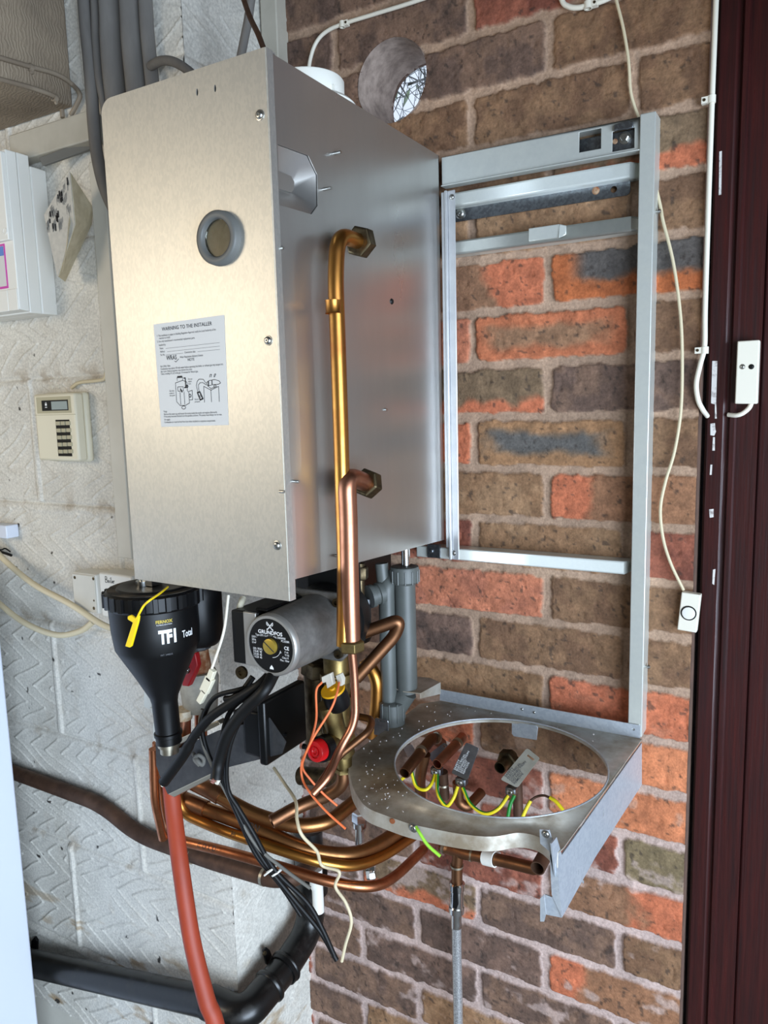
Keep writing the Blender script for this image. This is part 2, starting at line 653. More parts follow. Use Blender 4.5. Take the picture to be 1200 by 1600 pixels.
def brick_mask(x, z):
    i, k, lx, lz = brick_cell(x, z)
    wob = (fbm(x * 60, z * 60, 3) - 0.5) * 0.009
    dx = np.minimum(lx, 2 * BRC - lx) - 0.006
    dz = np.minimum(lz, BR - lz) - 0.006
    r = 0.006
    cx, cz = np.maximum(r - dx, 0), np.maximum(r - dz, 0)
    d = r - np.hypot(cx, cz)
    d = np.where((dx > r) | (dz > r), np.minimum(dx, dz), d)
    return sstep(-0.0008, 0.0014, d + wob), i, k, lx, lz

def brick_h(x, z):
    m, i, k, lx, lz = brick_mask(x, z)
    pit = sstep(0.72, 0.8, fbm(x * 130 + 9, z * 130, 2)) * 0.0014
    tilt = (vnoise(i * 3.7 + 0.5, k * 5.3 + 0.5) - 0.5) * 0.003
    return m * (0.0042 + tilt + (fbm(x * 45, z * 45, 4) - 0.5) * 0.003 - pit) + (1 - m) * (fbm(x * 70, z * 70, 3) - 0.5) * 0.003

def brick_c(x, z, h):
    m, i, k, lx, lz = brick_mask(x, z)
    n1, n2 = fbm(x * 30, z * 30, 4), fbm(x * 90 + 3, z * 90 + 8, 3)
    col = np.zeros(x.shape + (3,))
    u, v = lx / (2 * BRC), lz / BR
    wob = (n1 - 0.5) * 0.5
    loc = {'n': sstep(0.4, 0.62, n1), 'c': sstep(0.25, 0.05, np.maximum(np.abs(u - 0.48) - 0.30, (np.abs(v - 0.5) - 0.14)) + wob * 0.5 + 0.1),
           'r': sstep(0.55, 0.68, u + wob * 0.6), 'l': sstep(0.32, 0.22, u + wob * 0.3), 'b': sstep(0.6, 0.78, v + wob),
           't': sstep(0.66, 0.45, v + wob * 0.8) * sstep(0.1, 0.25, u)}
    kinds = ['brown', 'tan', 'dark', 'red', 'brownor_r', 'char', 'orange']
    for ci in range(i.min(), i.max() + 1):
        for ck in range(k.min(), k.max() + 1):
            s = (i == ci) & (k == ck)
            if not s.any():
                continue
            kd = BRICKS.get((ci, ck)) or kinds[(ci * 7 + ck * 13) % 7]
            a, b, wh = BK[kd]
            f = loc[wh][s][:, None]
            if wh == 'n':
                f = f * 0.8
            col[s] = np.array(a) * (1 - f) + np.array(b) * f
    tex = 0.84 + 0.34 * n2
    col = col * tex[..., None]
    speck = sstep(0.74, 0.80, fbm(x * 150 + 31, z * 150 + 7, 2)) * 0.5
    col = col * (1 - speck[..., None]) + np.array((52, 44, 40)) * speck[..., None]
    low = sstep(-0.75, -1.15, z)[..., None]                      # mortar turns paler and pinker towards the bottom
    mor = np.array((166, 138, 116)) * (1 - low) + np.array((186, 164, 156)) * low
    mor = mor * (0.86 + 0.26 * fbm(x * 40 + 5, z * 40, 4))[..., None]
    smear = sstep(0.62, 0.74, fbm(x * 26 + 40, z * 34 + 3, 4))[..., None] * low * 0.7
    col = col * (1 - smear) + mor * smear
    m = m[..., None]
    return np.clip((mor * (1 - m) + col * m) / 255, 0, 1)

mat('brick', (120, 80, 60), rough=0.9, attr='tone', bump=0.5, bscale=420, bdist=0.0016, spec=0.25)
HOLE = (-0.1262, 0.0455, 0.0585)
relief('wall_back', np.arange(-0.36, 0.3125, 0.0022), np.arange(CEIL, -1.62, -0.0022),
       lambda u, v, h: np.stack([u, -h, v], -1), brick_h, brick_c, M['brick'], HOLE)
bm = NB()
box(bm, (-0.36, 0.0, FLOOR), (0.3115, 0.1, -1.6))
box(bm, (0.2995, 0.004, -1.6), (0.3115, 0.1, CEIL))
struct('wall_back_lower', bm, mat('brick_plain', (112, 84, 70), (88, 68, 58), scale=30, rough=0.9), smooth=0)
bm = NB()
plate(bm, [V(-0.36, 0.1, -1.6), V(0.3115, 0.1, -1.6), V(0.3115, 0.1, CEIL), V(-0.36, 0.1, CEIL)],
      [[V(HOLE[0] + 0.0585 * math.cos(a), 0.1, HOLE[1] + 0.0585 * math.sin(a)) for a in [2 * PI * k / 32 for k in range(32)]]], V(0, 0.006, 0))
struct('wall_back_outer', bm, M['brick_plain'], smooth=0)
# bore of the old flue, lined with mortar
bm = NB()
prev = None
for t in np.linspace(-0.004, 0.106, 14):
    ring = []
    for a in [2 * PI * k / 48 for k in range(48)]:
        r = 0.0585 + (float(fbm(np.array([a * 4.0]), np.array([t * 60 + 3]), 3)[0]) - 0.5) * 0.0035 * (1 if -0.003 < t < 0.1 else 0.2)
        ring.append(bm.verts.new((HOLE[0] + r * math.cos(a), t, HOLE[1] + r * math.sin(a))))
    if prev:
        for k in range(48):
            bm.faces.new([prev[k], prev[(k + 1) % 48], ring[(k + 1) % 48], ring[k]])
    prev = ring
struct('wall_back_bore', bm, M['tunnel'])

PIER = -0.345
WY = -0.2
BEDS = [0.0665 - 0.2168 * k for k in range(-2, 10)]

def block_h(x, z):
    i = np.floor((0.0665 - z) / 0.2168).astype(int)
    lz = (0.0665 - z) - i * 0.2168
    off = np.where(np.mod(i, 2) == 0, -0.748, -0.552)
    k = np.floor((x - off) / 0.44).astype(int)
    lx = x - off - k * 0.44
    wob = (fbm(x * 25, z * 25, 3) - 0.5) * 0.008
    h = (fbm(x * 60, z * 60, 4) - 0.5) * 0.0007 + (fbm(x * 8, z * 8, 2) - 0.5) * 0.004
    db = np.minimum(lz, 0.2168 - lz) + wob * 0.4
    h = h - 0.0042 * np.exp(-(db / 0.0026) ** 2)
    h = h + 0.0020 * np.exp(-((lz - 0.011 + wob) / 0.005) ** 2)
    dv = np.minimum(lx, 0.44 - lx) + wob * 0.4
    h = h + 0.0042 * sstep(0.0062, 0.0035, dv)
    # combed zigzag lines, drawn afresh in every block
    q = vnoise(i * 7.31 + 0.5, k * 3.17 + 0.5)
    q2 = vnoise(i * 2.31 + 9.5, k * 5.7 + 4.5)
    per = 0.040 + 0.016 * q
    pz = 0.072 + 0.04 * q2
    f = np.mod((lz + (fbm(x * 10, z * 10, 2) - 0.5) * 0.02) / pz + q, 1)
    turn = 0.3 + 0.4 * q2                                     # slow stroke out, quick stroke back
    tri = np.where(f < turn, f / turn, (1 - f) / (1 - turn))
    tri = tri ** (0.8 + 0.5 * q)
    sg = np.where(q > 0.35, 1, -1)
    sx_ = lx - sg * tri * (0.055 + 0.05 * q2) + (fbm(x * 14, z * 14, 2) - 0.5) * 0.018
    d = np.abs(np.mod(sx_ / per, 1) - 0.5) * per
    live = sstep(0.007, 0.014, db) * sstep(0.009, 0.018, dv) * sstep(0.26, 0.36, fbm(x * 9 + 2, z * 9 + 6, 3))
    h = h + 0.0028 * np.exp(-(d / 0.0021) ** 2) * live
    return h

def block_c(x, z, h):
    n = fbm(x * 20, z * 20, 4)
    c = np.array((212, 208, 198)) * (0.93 + 0.1 * n)[..., None]
    lz = np.mod(0.0665 - z, 0.2168)
    dirt = sstep(0.6, 0.8, fbm(x * 34 + 4, z * 34 + 2, 4)) * (0.12 + 0.4 * np.exp(-(np.minimum(lz, 0.2168 - lz) / 0.012) ** 2))
    rust = sstep(0.6, 0.78, fbm(x * 12 + 14, z * 40 + 2, 4)) * sstep(-1.3, -1.44, z) * 0.7
    chip = sstep(0.885, 0.9, fbm(x * 55 + 61, z * 55 + 7, 2))
    for f, t in ((dirt, (150, 134, 114)), (rust, (150, 122, 88)), (chip, (58, 54, 50))):
        c = c * (1 - f[..., None]) + np.array(t) * f[..., None]
    return np.clip(c / 255, 0, 1)

mat('block_paint', (210, 206, 196), rough=0.46, attr='tone', bump=0.12, bscale=180, bdist=0.001, spec=0.4)
relief('wall_left', np.append(np.arange(-1.02, PIER - 0.002, 0.002), PIER - 0.0025), np.arange(CEIL, -1.62, -0.002),
       lambda u, v, h: np.stack([u, WY - h, v], -1), block_h, block_c, M['block_paint'])

def return_h(y, z):
    return block_h(y * 1.0 + 3.2, z) * sstep(-0.2, -0.196, y)

relief('wall_left_return', np.append(-0.2, np.arange(-0.1985, 0.003, 0.0025)), np.arange(CEIL, -1.62, -0.0025),
       lambda u, v, h: np.stack([PIER - 0.0025 + h * 0.8, u, v], -1), return_h, lambda y, z, h: block_c(y + 3.2, z, h), M['block_paint'])
bm = NB()
box(bm, (-2.0, WY, FLOOR), (-1.019, WY + 0.1, CEIL))
box(bm, (-1.03, WY, FLOOR), (PIER - 0.003, -0.001, -1.615))
box(bm, (-1.03, WY + 0.02, -1.62), (PIER - 0.02, WY + 0.06, CEIL))
struct('wall_left_plain', bm, M['trunking'], smooth=0)

# rest of the garage
bm = NB()
box(bm, (-2.1, -3.8, FLOOR - 0.1), (2.3, 0.3, FLOOR))
struct('floor', bm, M['concrete'], smooth=0)
bm = NB()
box(bm, (-2.1, -3.8, CEIL), (2.3, 0.1, CEIL + 0.08))
struct('ceiling', bm, M['ceiling_paint'], smooth=0)
bm = NB()
box(bm, (-2.1, -3.9, FLOOR), (2.3, -3.8, CEIL))
struct('wall_front', bm, M['room_paint'], smooth=0)
bm = NB()
box(bm, (-2.1, -3.8, FLOOR), (-2.0, WY + 0.1, CEIL))
struct('wall_side', bm, M['room_paint'], smooth=0)
bm = NB()
box(bm, (2.2, -0.75, FLOOR), (2.3, 0.1, CEIL))
box(bm, (2.2, -3.8, FLOOR), (2.3, -2.95, CEIL))
box(bm, (2.2, -2.95, 0.05), (2.3, -0.75, CEIL))
struct('wall_right', bm, M['room_paint'], smooth=0)
bm = NB()
box(bm, (0.75, -3.6, -0.12), (2.19, -0.25, -0.08))       # unseen slab added overhead to shade the upper walls
struct('shade_slab', bm, M['room_paint'], smooth=0)
bm = NB()
box(bm, (1.2, 0.0, FLOOR), (2.2, 0.1, CEIL))
struct('wall_back_right', bm, M['brick_plain'], smooth=0)

# door and its frame: woodgrain profile with a step and a rounded bead
def profile(bm, pts, z0, z1):
    slab(bm, [V(x, y, z0) for x, y in pts], V(0, 0, z1 - z0))
bm = NB()
x0 = 0.3165
prof = [(x0, 0.1), (x0, 0.022), (x0 + 0.003, 0.018), (x0 + 0.021, 0.018), (x0 + 0.025, 0.021), (x0 + 0.027, 0.021),
        (x0 + 0.030, 0.0155), (x0 + 0.035, 0.0155), (x0 + 0.037, 0.022), (x0 + 0.062, 0.022), (x0 + 0.062, 0.1)]
profile(bm, prof, FLOOR, CEIL)
door_frame = struct('trim_1', bm, M['mahogany'], smooth=25)
bm = NB()
box(bm, (x0 + 0.062, 0.03, FLOOR), (1.2, 0.075, CEIL))
struct('door_1', bm, M['mahogany'], bevel=0.003)
# patches where white paint and tape tore off the door frame
bm = NB()
FY = 0.0178
for poly in ([(1113, 564), (1121, 564), (1119, 628), (1120, 654), (1117, 654), (1117, 632), (1111, 630)],
             [(1110, 662), (1117, 661), (1118, 672), (1119, 674), (1116, 681), (1110, 680)],
             [(1114, 683), (1117, 683), (1117, 704), (1113, 704)], [(1110, 726), (1113, 726), (1112, 742), (1109, 742)],
             [(1108, 796), (1115, 795), (1115, 808), (1109, 809)], [(1114, 890), (1118, 889), (1116, 914), (1113, 912)],
             [(1124, 237), (1128, 236), (1127, 304), (1123, 305)]):
    slab(bm, [at(x, y, Y=FY) for x, y in poly], V(0, -0.0004, 0))
part('paint_flake', bm, M['paint_flake'], door_frame, 'white torn paint on the door frame', smooth=0)
# white batten covering the joint between block pier and brick wall
bm = NB()
box(bm, (PIER + 0.001, -0.03, at(440, 330, Y=-0.03).z), (-0.3125, 0.0, CEIL))
struct('trim_2', bm, M['batten_paint'], bevel=0.002)

# painted beam box running to the wall under the ceiling
def beam_material():
    m = mat('beam_paint', (150, 134, 114), (122, 108, 92), scale=8, rough=0.6)
    nt = m.node_tree
    wv = nt.nodes.new('ShaderNodeTexWave')
    wv.wave_type = 'RINGS'
    wv.rings_direction = 'SPHERICAL'
    wv.inputs['Scale'].default_value = 62
    wv.inputs['Distortion'].default_value = 14
    wv.inputs['Detail'].default_value = 3
    wv.inputs['Detail Scale'].default_value = 0.7
    tc = nt.nodes.new('ShaderNodeTexCoord')
    mp = nt.nodes.new('ShaderNodeMapping')
    mp.inputs['Location'].default_value = (0, 0.05, -0.12)
    nt.links.new(tc.outputs['Object'], mp.inputs[0])
    nt.links.new(mp.outputs[0], wv.inputs['Vector'])
    bp = nt.nodes.new('ShaderNodeBump')
    bp.inputs['Strength'].default_value = 0.4
    bp.inputs['Distance'].default_value = 0.0016
    nt.links.new(wv.outputs['Fac'], bp.inputs['Height'])
    nt.links.new(bp.outputs[0], nt.nodes['Principled BSDF'].inputs['Normal'])
    return m
bc = at(115, 168, Y=WY)
bm = NB()
box(bm, (-1.4, -2.6, bc.z), (bc.x, WY - 0.001, CEIL))
struct('trim_3', bm, beam_material(), bevel=0.003)

# ------------------------------------------------------------------ boiler casing
BX0, BX1, BZ0, BZ1, BYF, BYB = -0.2718, -0.0365, -0.6326, -0.0805, -0.4195, -0.034
boiler = thing('boiler', 'tall galvanised steel boiler casing hung on the brick wall, its outer cover removed', 'boiler', (-0.15, -0.23, BZ0))
def front_outline(ins=0.0):
    p = []
    r = 0.016 - ins
    for k in range(7):                       # rounded upper left corner
        a = PI / 2 * k / 6
        p.append((BX0 + ins + r - r * math.sin(a), BZ1 - ins - r + r * math.cos(a)))
    p += [(BX0 + ins, BZ0 + 0.001 + ins), (BX1 - ins, BZ0 - 0.0016 + ins), (BX1 - ins, BZ1 - ins)]
    return p
WC = V(-0.1055, BYF, -0.2512)                 # sight window
hole = [V(WC.x + 0.0205 * math.cos(a), BYF + 0.0, WC.z + 0.0205 * math.sin(a)) for a in [2 * PI * k / 32 for k in range(32)]]
slots = []
for x, y in ((308, 144), (336, 138)):
    c = at(x, y, Y=BYF)
    slots.append([c + V(0.0014 * math.cos(a), 0, 0.0036 * math.sin(a)) for a in [2 * PI * k / 10 for k in range(10)]])
bm = NB()
plate(bm, [V(x, BYF, z) for x, z in front_outline()], [hole] + slots, V(0, 0.0016, 0))
fo = front_outline()
for (xa, za), (xb, zb) in list(zip(fo, fo[1:]))[:7]:   # folded left edge and corner
    bm.faces.new([bm.verts.new(q) for q in ((xa, BYF + 0.001, za), (xb, BYF + 0.001, zb), (xb, BYF + 0.022, zb), (xa, BYF + 0.022, za))])
box(bm, (BX1 - 0.0014, BYF + 0.0005, BZ0 - 0.0016), (BX1 + 0.0012, BYF + 0.0105, BZ1))
box(bm, (BX0 + 0.016, BYF + 0.0005, BZ1 - 0.0015), (BX1, BYF + 0.016, BZ1))
part('front_panel', bm, M['galv'], boiler, smooth=30)
# right side sheet with the octagonal pressed pocket
def sideP(x, y, dx=0.0):
    p = at(x, y, X=BX1)
    p.x += dx
    return p
yb = BYB
zt_b, zb_b = at(686, 245, X=BX1).z, at(690, 845, X=BX1).z
zb_f = at(457, 906, X=BX1).z
octa = [sideP(*q) for q in ((434, 225), (482, 243), (496, 273), (497, 321), (487, 335), (436, 320))]
bm = NB()
plate(bm, [V(BX1, BYF + 0.006, zb_f), V(BX1, yb, zb_b), V(BX1, yb, BZ1 - 0.002), V(BX1, BYF + 0.006, BZ1 - 0.002)], [octa], V(-0.0012, 0, 0))
box(bm, (BX1 - 0.012, yb - 0.0012, zb_b), (BX1, yb, BZ1 - 0.002))
part('side_panel', bm, M['galv_side'], boiler, smooth=20)
bm = NB()
inn = [at(x, y, X=BX1 - 0.017) for x, y in ((428, 268), (452, 277), (457, 286), (456, 298), (452, 302), (428, 295))]
rim = [p + V(-0.0022, 0, 0) for p in octa]
A = [bm.verts.new(p) for p in rim]
B = [bm.verts.new(p) for p in inn]
Cc = [bm.verts.new(p + V(0.004, 0.002 * (1 if i in (1, 2, 3, 4) else 0) * -1, 0)) for i, p in enumerate(inn)]
for i in range(6):
    j = (i + 1) % 6
    bm.faces.new([A[i], A[j], B[j], B[i]])
    bm.faces.new([B[i], B[j], Cc[j], Cc[i]])
bm.faces.new(Cc)
part('pressed_pocket', bm, M['galv_side'], boiler, smooth=50)
# other skins of the casing
bm = NB()
box(bm, (BX0 + 0.0016, BYF + 0.006, BZ0 + 0.022), (BX0 + 0.003, yb, BZ1 - 0.004))
box(bm, (BX0 + 0.0016, BYF + 0.006, BZ1 - 0.004), (BX1 - 0.0013, yb, BZ1 - 0.0025))
box(bm, (BX0 + 0.003, yb - 0.0015, BZ0 + 0.022), (BX1 - 0.013, yb, BZ1 - 0.004))
part('casing', bm, M['galv_side'], boiler, smooth=0)
bm = NB()
box(bm, (BX0 + 0.003, BYF + 0.008, BZ0 + 0.024), (BX1 - 0.0013, yb - 0.0015, BZ0 + 0.026))
part('base_sheet', bm, M['galv_side'], boiler, smooth=0)
# sight window
sw = NB()
lathe(sw, WC + V(0, 0.0018, 0), V(0, -1, 0), [(0, 0.0205), (0, 0.0282), (0.0085, 0.0275), (0.0105, 0.0258), (0.0105, 0.0205), (0.009, 0.0192), (0.001, 0.0192)], 40, cap=(False, False))
swo = part('sight_window_ring', sw, M['ring_grey'], boiler, 'grey rubber ring of the sight window', smooth=50)
g = NB()
lathe(g, WC + V(0, -0.0008, 0), V(0, -1, 0), [(0, 0.0191), (0.002, 0.0191)], 32)
part('window_pane', g, M['sight_glass'], swo, smooth=40)
g = NB()
lathe(g, WC + V(0, 0.002, 0), V(0, 1, 0), [(0, 0.03), (0.03, 0.03)], 24, cap=(False, True))
part('window_chamber', g, M['paper'], swo, smooth=40)
bm = NB()
for x, y in ((406, 180), (419, 532), (433, 852)):
    screw(bm, at(x, y, Y=BYF), (0, -1, 0), 0.0042, 0.003)
    ob = part('panel_screw', bm, M['screw_steel'], boiler, smooth=40)
    bm = NB()
bm.free()
for x, y, L in ((521, 240, .010), (505, 296, .011), (438, 388, .004), (437, 768, .006), (459, 752, .007), (525, 868, .008), (601, 640, .003)):
    p = at(x, y, X=BX1)
    bm = NB()
    cyl(bm, p, p + V(L, 0, 0), 0.0017, 10)
    part('screw_tip', bm, M['screw_steel'], boiler, smooth=40)
p = at(612, 471, X=BX1)
bm = NB()
lathe(bm, p, V(1, 0, 0), [(0, 0.004), (0.0015, 0.003), (0.0018, 0.001)], 9)
part('scorched_hole_plug', bm, M['black_rubber'], boiler, smooth=60)

# installer warning label
c00, c10, c11, c01 = (at(*q, Y=BYF - 0.0002) for q in ((252, 667), (357, 664), (350, 492), (240, 507)))
bm = NB()
slab(bm, [c00, c10, c11, c01], V(0, -0.0003, 0))
lab = part('warning_label', bm, M['label_paper'], boiler, 'pale grey printed warning label with two drawings', smooth=0)
def LP(u, v):
    """point on the label: u 0..1 left to right, v 0..1 bottom to top"""
    a, b = c00.lerp(c10, u), c01.lerp(c11, u)
    return a.lerp(b, v) + V(0, -0.00055, 0)
lx, ly = (c10 - c00).normalized(), (c01 - c00).normalized()
LW = (c10 - c00).length
def ltext(s, u, v, size, wid=None, m='ink', align='LEFT', bold=0, n='label_text'):
    return text(s, size, LP(u, v), lx, ly, M[m], n, lab, align, 0, None, bold, wid or 1.0)
ltext('WARNING TO THE INSTALLER', .48, .925, .0057, 0.95, 'ink', 'CENTER', 0.01)
for s, u, v in (('1. This installation is subject to Building Regulation Approval: notify the Local Authority of the', .04, .877), ('intention to install.', .07, .852),
                ("2. Use only manufacturer's recommended replacement parts.", .04, .822), ('Installed by:', .06, .787), ('Name', .07, .755), ('Address', .07, .723),
                ('Tel. No.', .07, .692), ('Commission date', .43, .692), ('Water Regulations Advisory Scheme', .36, .652)):
    ltext(s, u, v, .0031, .75)
ltext('WRAS', .16, .645, .0072, .8, 'ink', 'LEFT', 0.02)
ltext('NOTE', .47, .618, .0042, .9, 'ink', 'LEFT', 0.006)
for s, u, v in (('Gas Utility Valve', .06, .582), ('Condensate trap siphon: fill with water before operating the boiler, or exhaust gas may escape into', .06, .556),
                ('the room. Only an engineer may remove the cover.', .06, .532), ('Take a reading of Co2 at full gas, 10 minutes for Natural gas.', .06, .508),
                ('Purge', .06, .142), ('Remove the outer cap and loosen the screw inside the nozzle and replace afterwards.', .06, .115),
                ('If the pump becomes blocked turn the spindle as shown. The pump must always run on max.', .06, .092), ('Air supply', .06, .062),
                ('Combustion air must be free from dust when installed in a separate compartment.', .06, .036)):
    ltext(s, u, v, .0031, .75)
for s, u, v in (('Gas inlet', .17, .34), ('pressure', .17, .318), ('test point', .17, .296), ('Do not', .46, .44), ('adjust', .46, .418), ('here', .46, .396),
                ('Burner', .54, .245), ('pressure', .54, .223)):
    ltext(s, u, v, .0027, .8)
bm = NB()
N = V(0, -1, 0)
for v, a, b in ((.757, .16, .93), (.725, .18, .93), (.695, .16, .41), (.695, .62, .93)):
    ribbon(bm, [LP(a, v), LP(b, v)], .0003, N)
part('form_lines', bm, M['ink_soft'], lab, smooth=0)
bm = NB()
def stroke(pts, wd=.0006):
    ribbon(bm, [LP(a, b) for a, b in pts], wd, N)
def loop(u, v, ru, rv, n=10, wd=.0006):
    stroke([(u + ru * math.cos(2 * PI * k / n), v + rv * math.sin(2 * PI * k / n)) for k in range(n + 1)], wd)
stroke([(.27, .42), (.27, .24), (.32, .20), (.4, .2), (.46, .22), (.46, .32), (.44, .34), (.44, .42), (.38, .44), (.27, .42)])
stroke([(.3, .44), (.3, .47), (.38, .47), (.38, .44)])
stroke([(.31, .475), (.37, .475)], .0022)
stroke([(.4, .46), (.42, .46), (.42, .37), (.4, .37)], .0014)
stroke([(.3, .38), (.38, .38), (.38, .34), (.3, .34), (.3, .38)])
stroke([(.33, .33), (.33, .21)])
stroke([(.39, .33), (.39, .21)])
stroke([(.46, .33), (.51, .34), (.51, .25), (.46, .25)])
loop(.37, .18, .03, .015)
loop(.44, .38, .012, .012, wd=.001)
loop(.475, .29, .015, .014, wd=.0009)
stroke([(.34, .36), (.36, .33)], .0016)
stroke([(.71, .40), (.68, .435), (.62, .44), (.59, .42), (.575, .38), (.585, .34), (.6, .31)])
stroke([(.72, .38), (.67, .405), (.63, .405), (.605, .385), (.605, .35), (.615, .32)])
stroke([(.585, .315), (.62, .32), (.66, .255), (.62, .245), (.585, .315)], .0016)
loop(.625, .28, .012, .01)
stroke([(.68, .37), (.68, .22)])
stroke([(.68, .37), (.78, .33), (.89, .36)])
stroke([(.78, .33), (.78, .22)])
stroke([(.89, .36), (.89, .22)])
stroke([(.72, .4), (.76, .42), (.84, .425), (.9, .41), (.92, .39), (.89, .38), (.82, .38), (.74, .37), (.72, .4)])
stroke([(.75, .41), (.75, .375)], .0016)
stroke([(.8, .42), (.8, .385)], .0012)
loop(.84, .365, .02, .008)
stroke([(.77, .45), (.78, .475), (.8, .475), (.79, .45)])
stroke([(.83, .45), (.84, .475), (.86, .475), (.84, .45)])
stroke([(.74, .37), (.78, .345), (.84, .355)])
stroke([(.28, .63), (.3, .62), (.34, .645)], .0006)
part('line_drawings', bm, M['ink'], lab, smooth=0)

# white flue adaptor on top of the casing
fc = V(-0.105, -0.3, BZ1)
fc = at(466, 150, Z=BZ1 + 0.0)
fc = V(-0.098, -0.262, BZ1 - 0.003)
bm = NB()
lathe(bm, fc, V(0, 0, 1), [(0, 0.058), (0.006, 0.058), (0.010, 0.054), (0.012, 0.044), (0.034, 0.044), (0.036, 0.0425), (0.036, 0.0385), (0.01, 0.0385)], 40)
for k in range(3):
    a = -0.2 + k * 2.1
    box(bm, (fc.x + 0.044 * math.cos(a) - 0.003, fc.y + 0.044 * math.sin(a) - 0.003, fc.z + 0.01), (fc.x + 0.044 * math.cos(a) + 0.003, fc.y + 0.044 * math.sin(a) + 0.003, fc.z + 0.02))
part('flue_adaptor', bm, M['flue_white'], boiler, 'white plastic flue collar', smooth=40)

# ------------------------------------------------------------------ wall frame beside the boiler
FY_ = -0.033
frame = thing('mounting_frame', 'zinc plated steel wall frame with cross rails on the brick wall right of the boiler', 'frame', (0.1, -0.02, -0.88))
bm = NB()
zt, zb = at(1015, 175, Y=FY_).z, at(990, 1150, Y=FY_).z
PX0, PX1 = 0.2372, 0.2560
box(bm, (PX0, FY_, zb), (PX1, 0.0, zt))
part('upright', bm, M['rail'], frame, bevel=0.0012)
def quad_px(Y, *px):
    return [at(x, y, Y=Y) for x, y in px]
# wide top rail with two cut-outs, folded lips
tr = quad_px(FY_ + 0.004, (690, 247), (1000, 183), (998, 234), (692, 293))
zt1, zb1 = (tr[0].z + tr[1].z) / 2, (tr[2].z + tr[3].z) / 2
xl, xr = -0.0345, PX0
def rect_hole(Y, x0, y0, x1, y1):
    a, b = at(x0, y0, Y=Y), at(x1, y1, Y=Y)
    return [V(a.x, Y, b.z), V(b.x, Y, b.z), V(b.x, Y, a.z), V(a.x, Y, a.z)]
Y1 = FY_ + 0.004
h1 = rect_hole(Y1, 905, 207, 939, 232)
h2 = rect_hole(Y1, 957, 206, 991, 231)
bm = NB()
plate(bm, [V(xl, Y1, zb1), V(xr, Y1, zb1), V(xr, Y1, zt1), V(xl, Y1, zt1)], [h1, h2], V(0, 0.0015, 0))
box(bm, (xl, Y1, zt1 - 0.0015), (xr, 0.0, zt1))
box(bm, (xl, Y1 - 0.004, zb1 - 0.0005), (xr, Y1 + 0.012, zb1 + 0.001))
top_rail = part('top_rail', bm, M['rail'], frame, bevel=0.0004)
bm = NB()
a, b = at(900, 222, Y=-0.012), at(945, 236, Y=-0.012)
box(bm, (a.x, -0.013, b.z), (b.x, -0.011, a.z + 0.002))
a, b = at(955, 190, Y=-0.022), at(992, 234, Y=-0.022)
box(bm, (a.x, -0.022, b.z), (b.x, -0.0205, a.z - 0.014))
slab(bm, quad_px(Y1 - 0.001, (961, 196), (984, 189), (990, 192), (990, 201), (960, 206)), V(0, -0.004, 0))
part('wall_hook', bm, M['rail_dark'], top_rail, 'dark grey wall hook behind the rail slots', bevel=0.0008)
bm = NB()
p = at(977, 216, Y=-0.022)
lathe(bm, p, V(0, -1, 0), [(0, 0.0075), (0.0012, 0.0075), (0.0013, 0.0045), (0.002, 0.0045)], 20)
hexnut(bm, p + V(0, -0.0015, 0), p + V(0, -0.0065, 0), 0.0052)
part('hook_bolt', bm, M['screw_steel'], top_rail, smooth=35)
bm = NB()
p = at(961, 221, Y=-0.0222)
lathe(bm, p, V(0, -1, 0), [(0, 0.0034), (0.0006, 0.0032), (0.0007, 0.0018)], 14)
part('hook_plug', bm, M['rust'], top_rail, smooth=40)
def rail(name, px, Y, depth, m, bev=0.001, label=None, squash=None):
    q = quad_px(Y, *px)
    z1, z0 = (q[0].z + q[1].z) / 2, (q[2].z + q[3].z) / 2
    bm = NB()
    box(bm, (q[0].x, Y, z0), (q[1].x, Y + depth, z1))
    if squash:                                              # flattened welded end
        x = q[1].x
        hexa(bm, [V(x, Y, z0), V(x, Y + depth, z0), V(x, Y + depth, z1), V(x, Y, z1),
                  V(x + squash, Y + depth * .55, z0 + .001), V(x + squash, Y + depth, z0 + .001), V(x + squash, Y + depth, z1 - .001), V(x + squash, Y + depth * .55, z1 - .001)])
    return part(name, bm, m, frame, label, bevel=bev)
rail('upper_rail', [(690, 308), (984, 247), (988, 276), (690, 328)], -0.026, 0.024, M['rail'], 0.003, squash=0.013)
Yd = -0.012
q = quad_px(Yd, (690, 328), (985, 277), (986, 302), (690, 352))
bm = NB()
z1, z0 = (q[0].z + q[1].z) / 2, (q[2].z + q[3].z) / 2
xe = q[1].x
hc = at(959, 296, Y=Yd)
outl = [V(-0.034, Yd, z0), V(xe - 0.005, Yd, z0), V(xe - 0.0015, Yd, z0 + 0.0015), V(xe, Yd, z0 + 0.005), V(xe, Yd, z1), V(-0.034, Yd, z1)]
plate(bm, outl, [[hc + V(0.0042 * math.cos(a), 0, 0.0042 * math.sin(a)) for a in [2 * PI * k / 16 for k in range(16)]]], V(0, 0.002, 0))
box(bm, (-0.034, Yd, z1 - 0.001), (xe - 0.002, -0.001, z1 + 0.0005))
part('dark_rail', bm, M['rail_dark'], frame, 'darker grey plate rail with a round hole', smooth=0)
bm = NB()
screw(bm, at(720, 334, Y=Yd), (0, -1, 0), 0.006, 0.004)
part('rail_bolt', bm, M['screw_steel'], frame, smooth=40)
bm = NB()
screw(bm, at(931, 298, Y=Yd), (0, -1, 0), 0.004, 0.001)
part('rail_rivet', bm, M['rust'], frame, smooth=40)
rail('middle_rail', [(690, 377), (986, 339), (989, 361), (690, 402)], -0.026, 0.024, M['rail'], 0.003, squash=0.011)
q = quad_px(-0.0275, (826, 357), (874, 350), (876, 371), (826, 383))
bm = NB()
box(bm, (q[0].x, -0.0285, q[2].z), (q[1].x, -0.001, q[0].z))
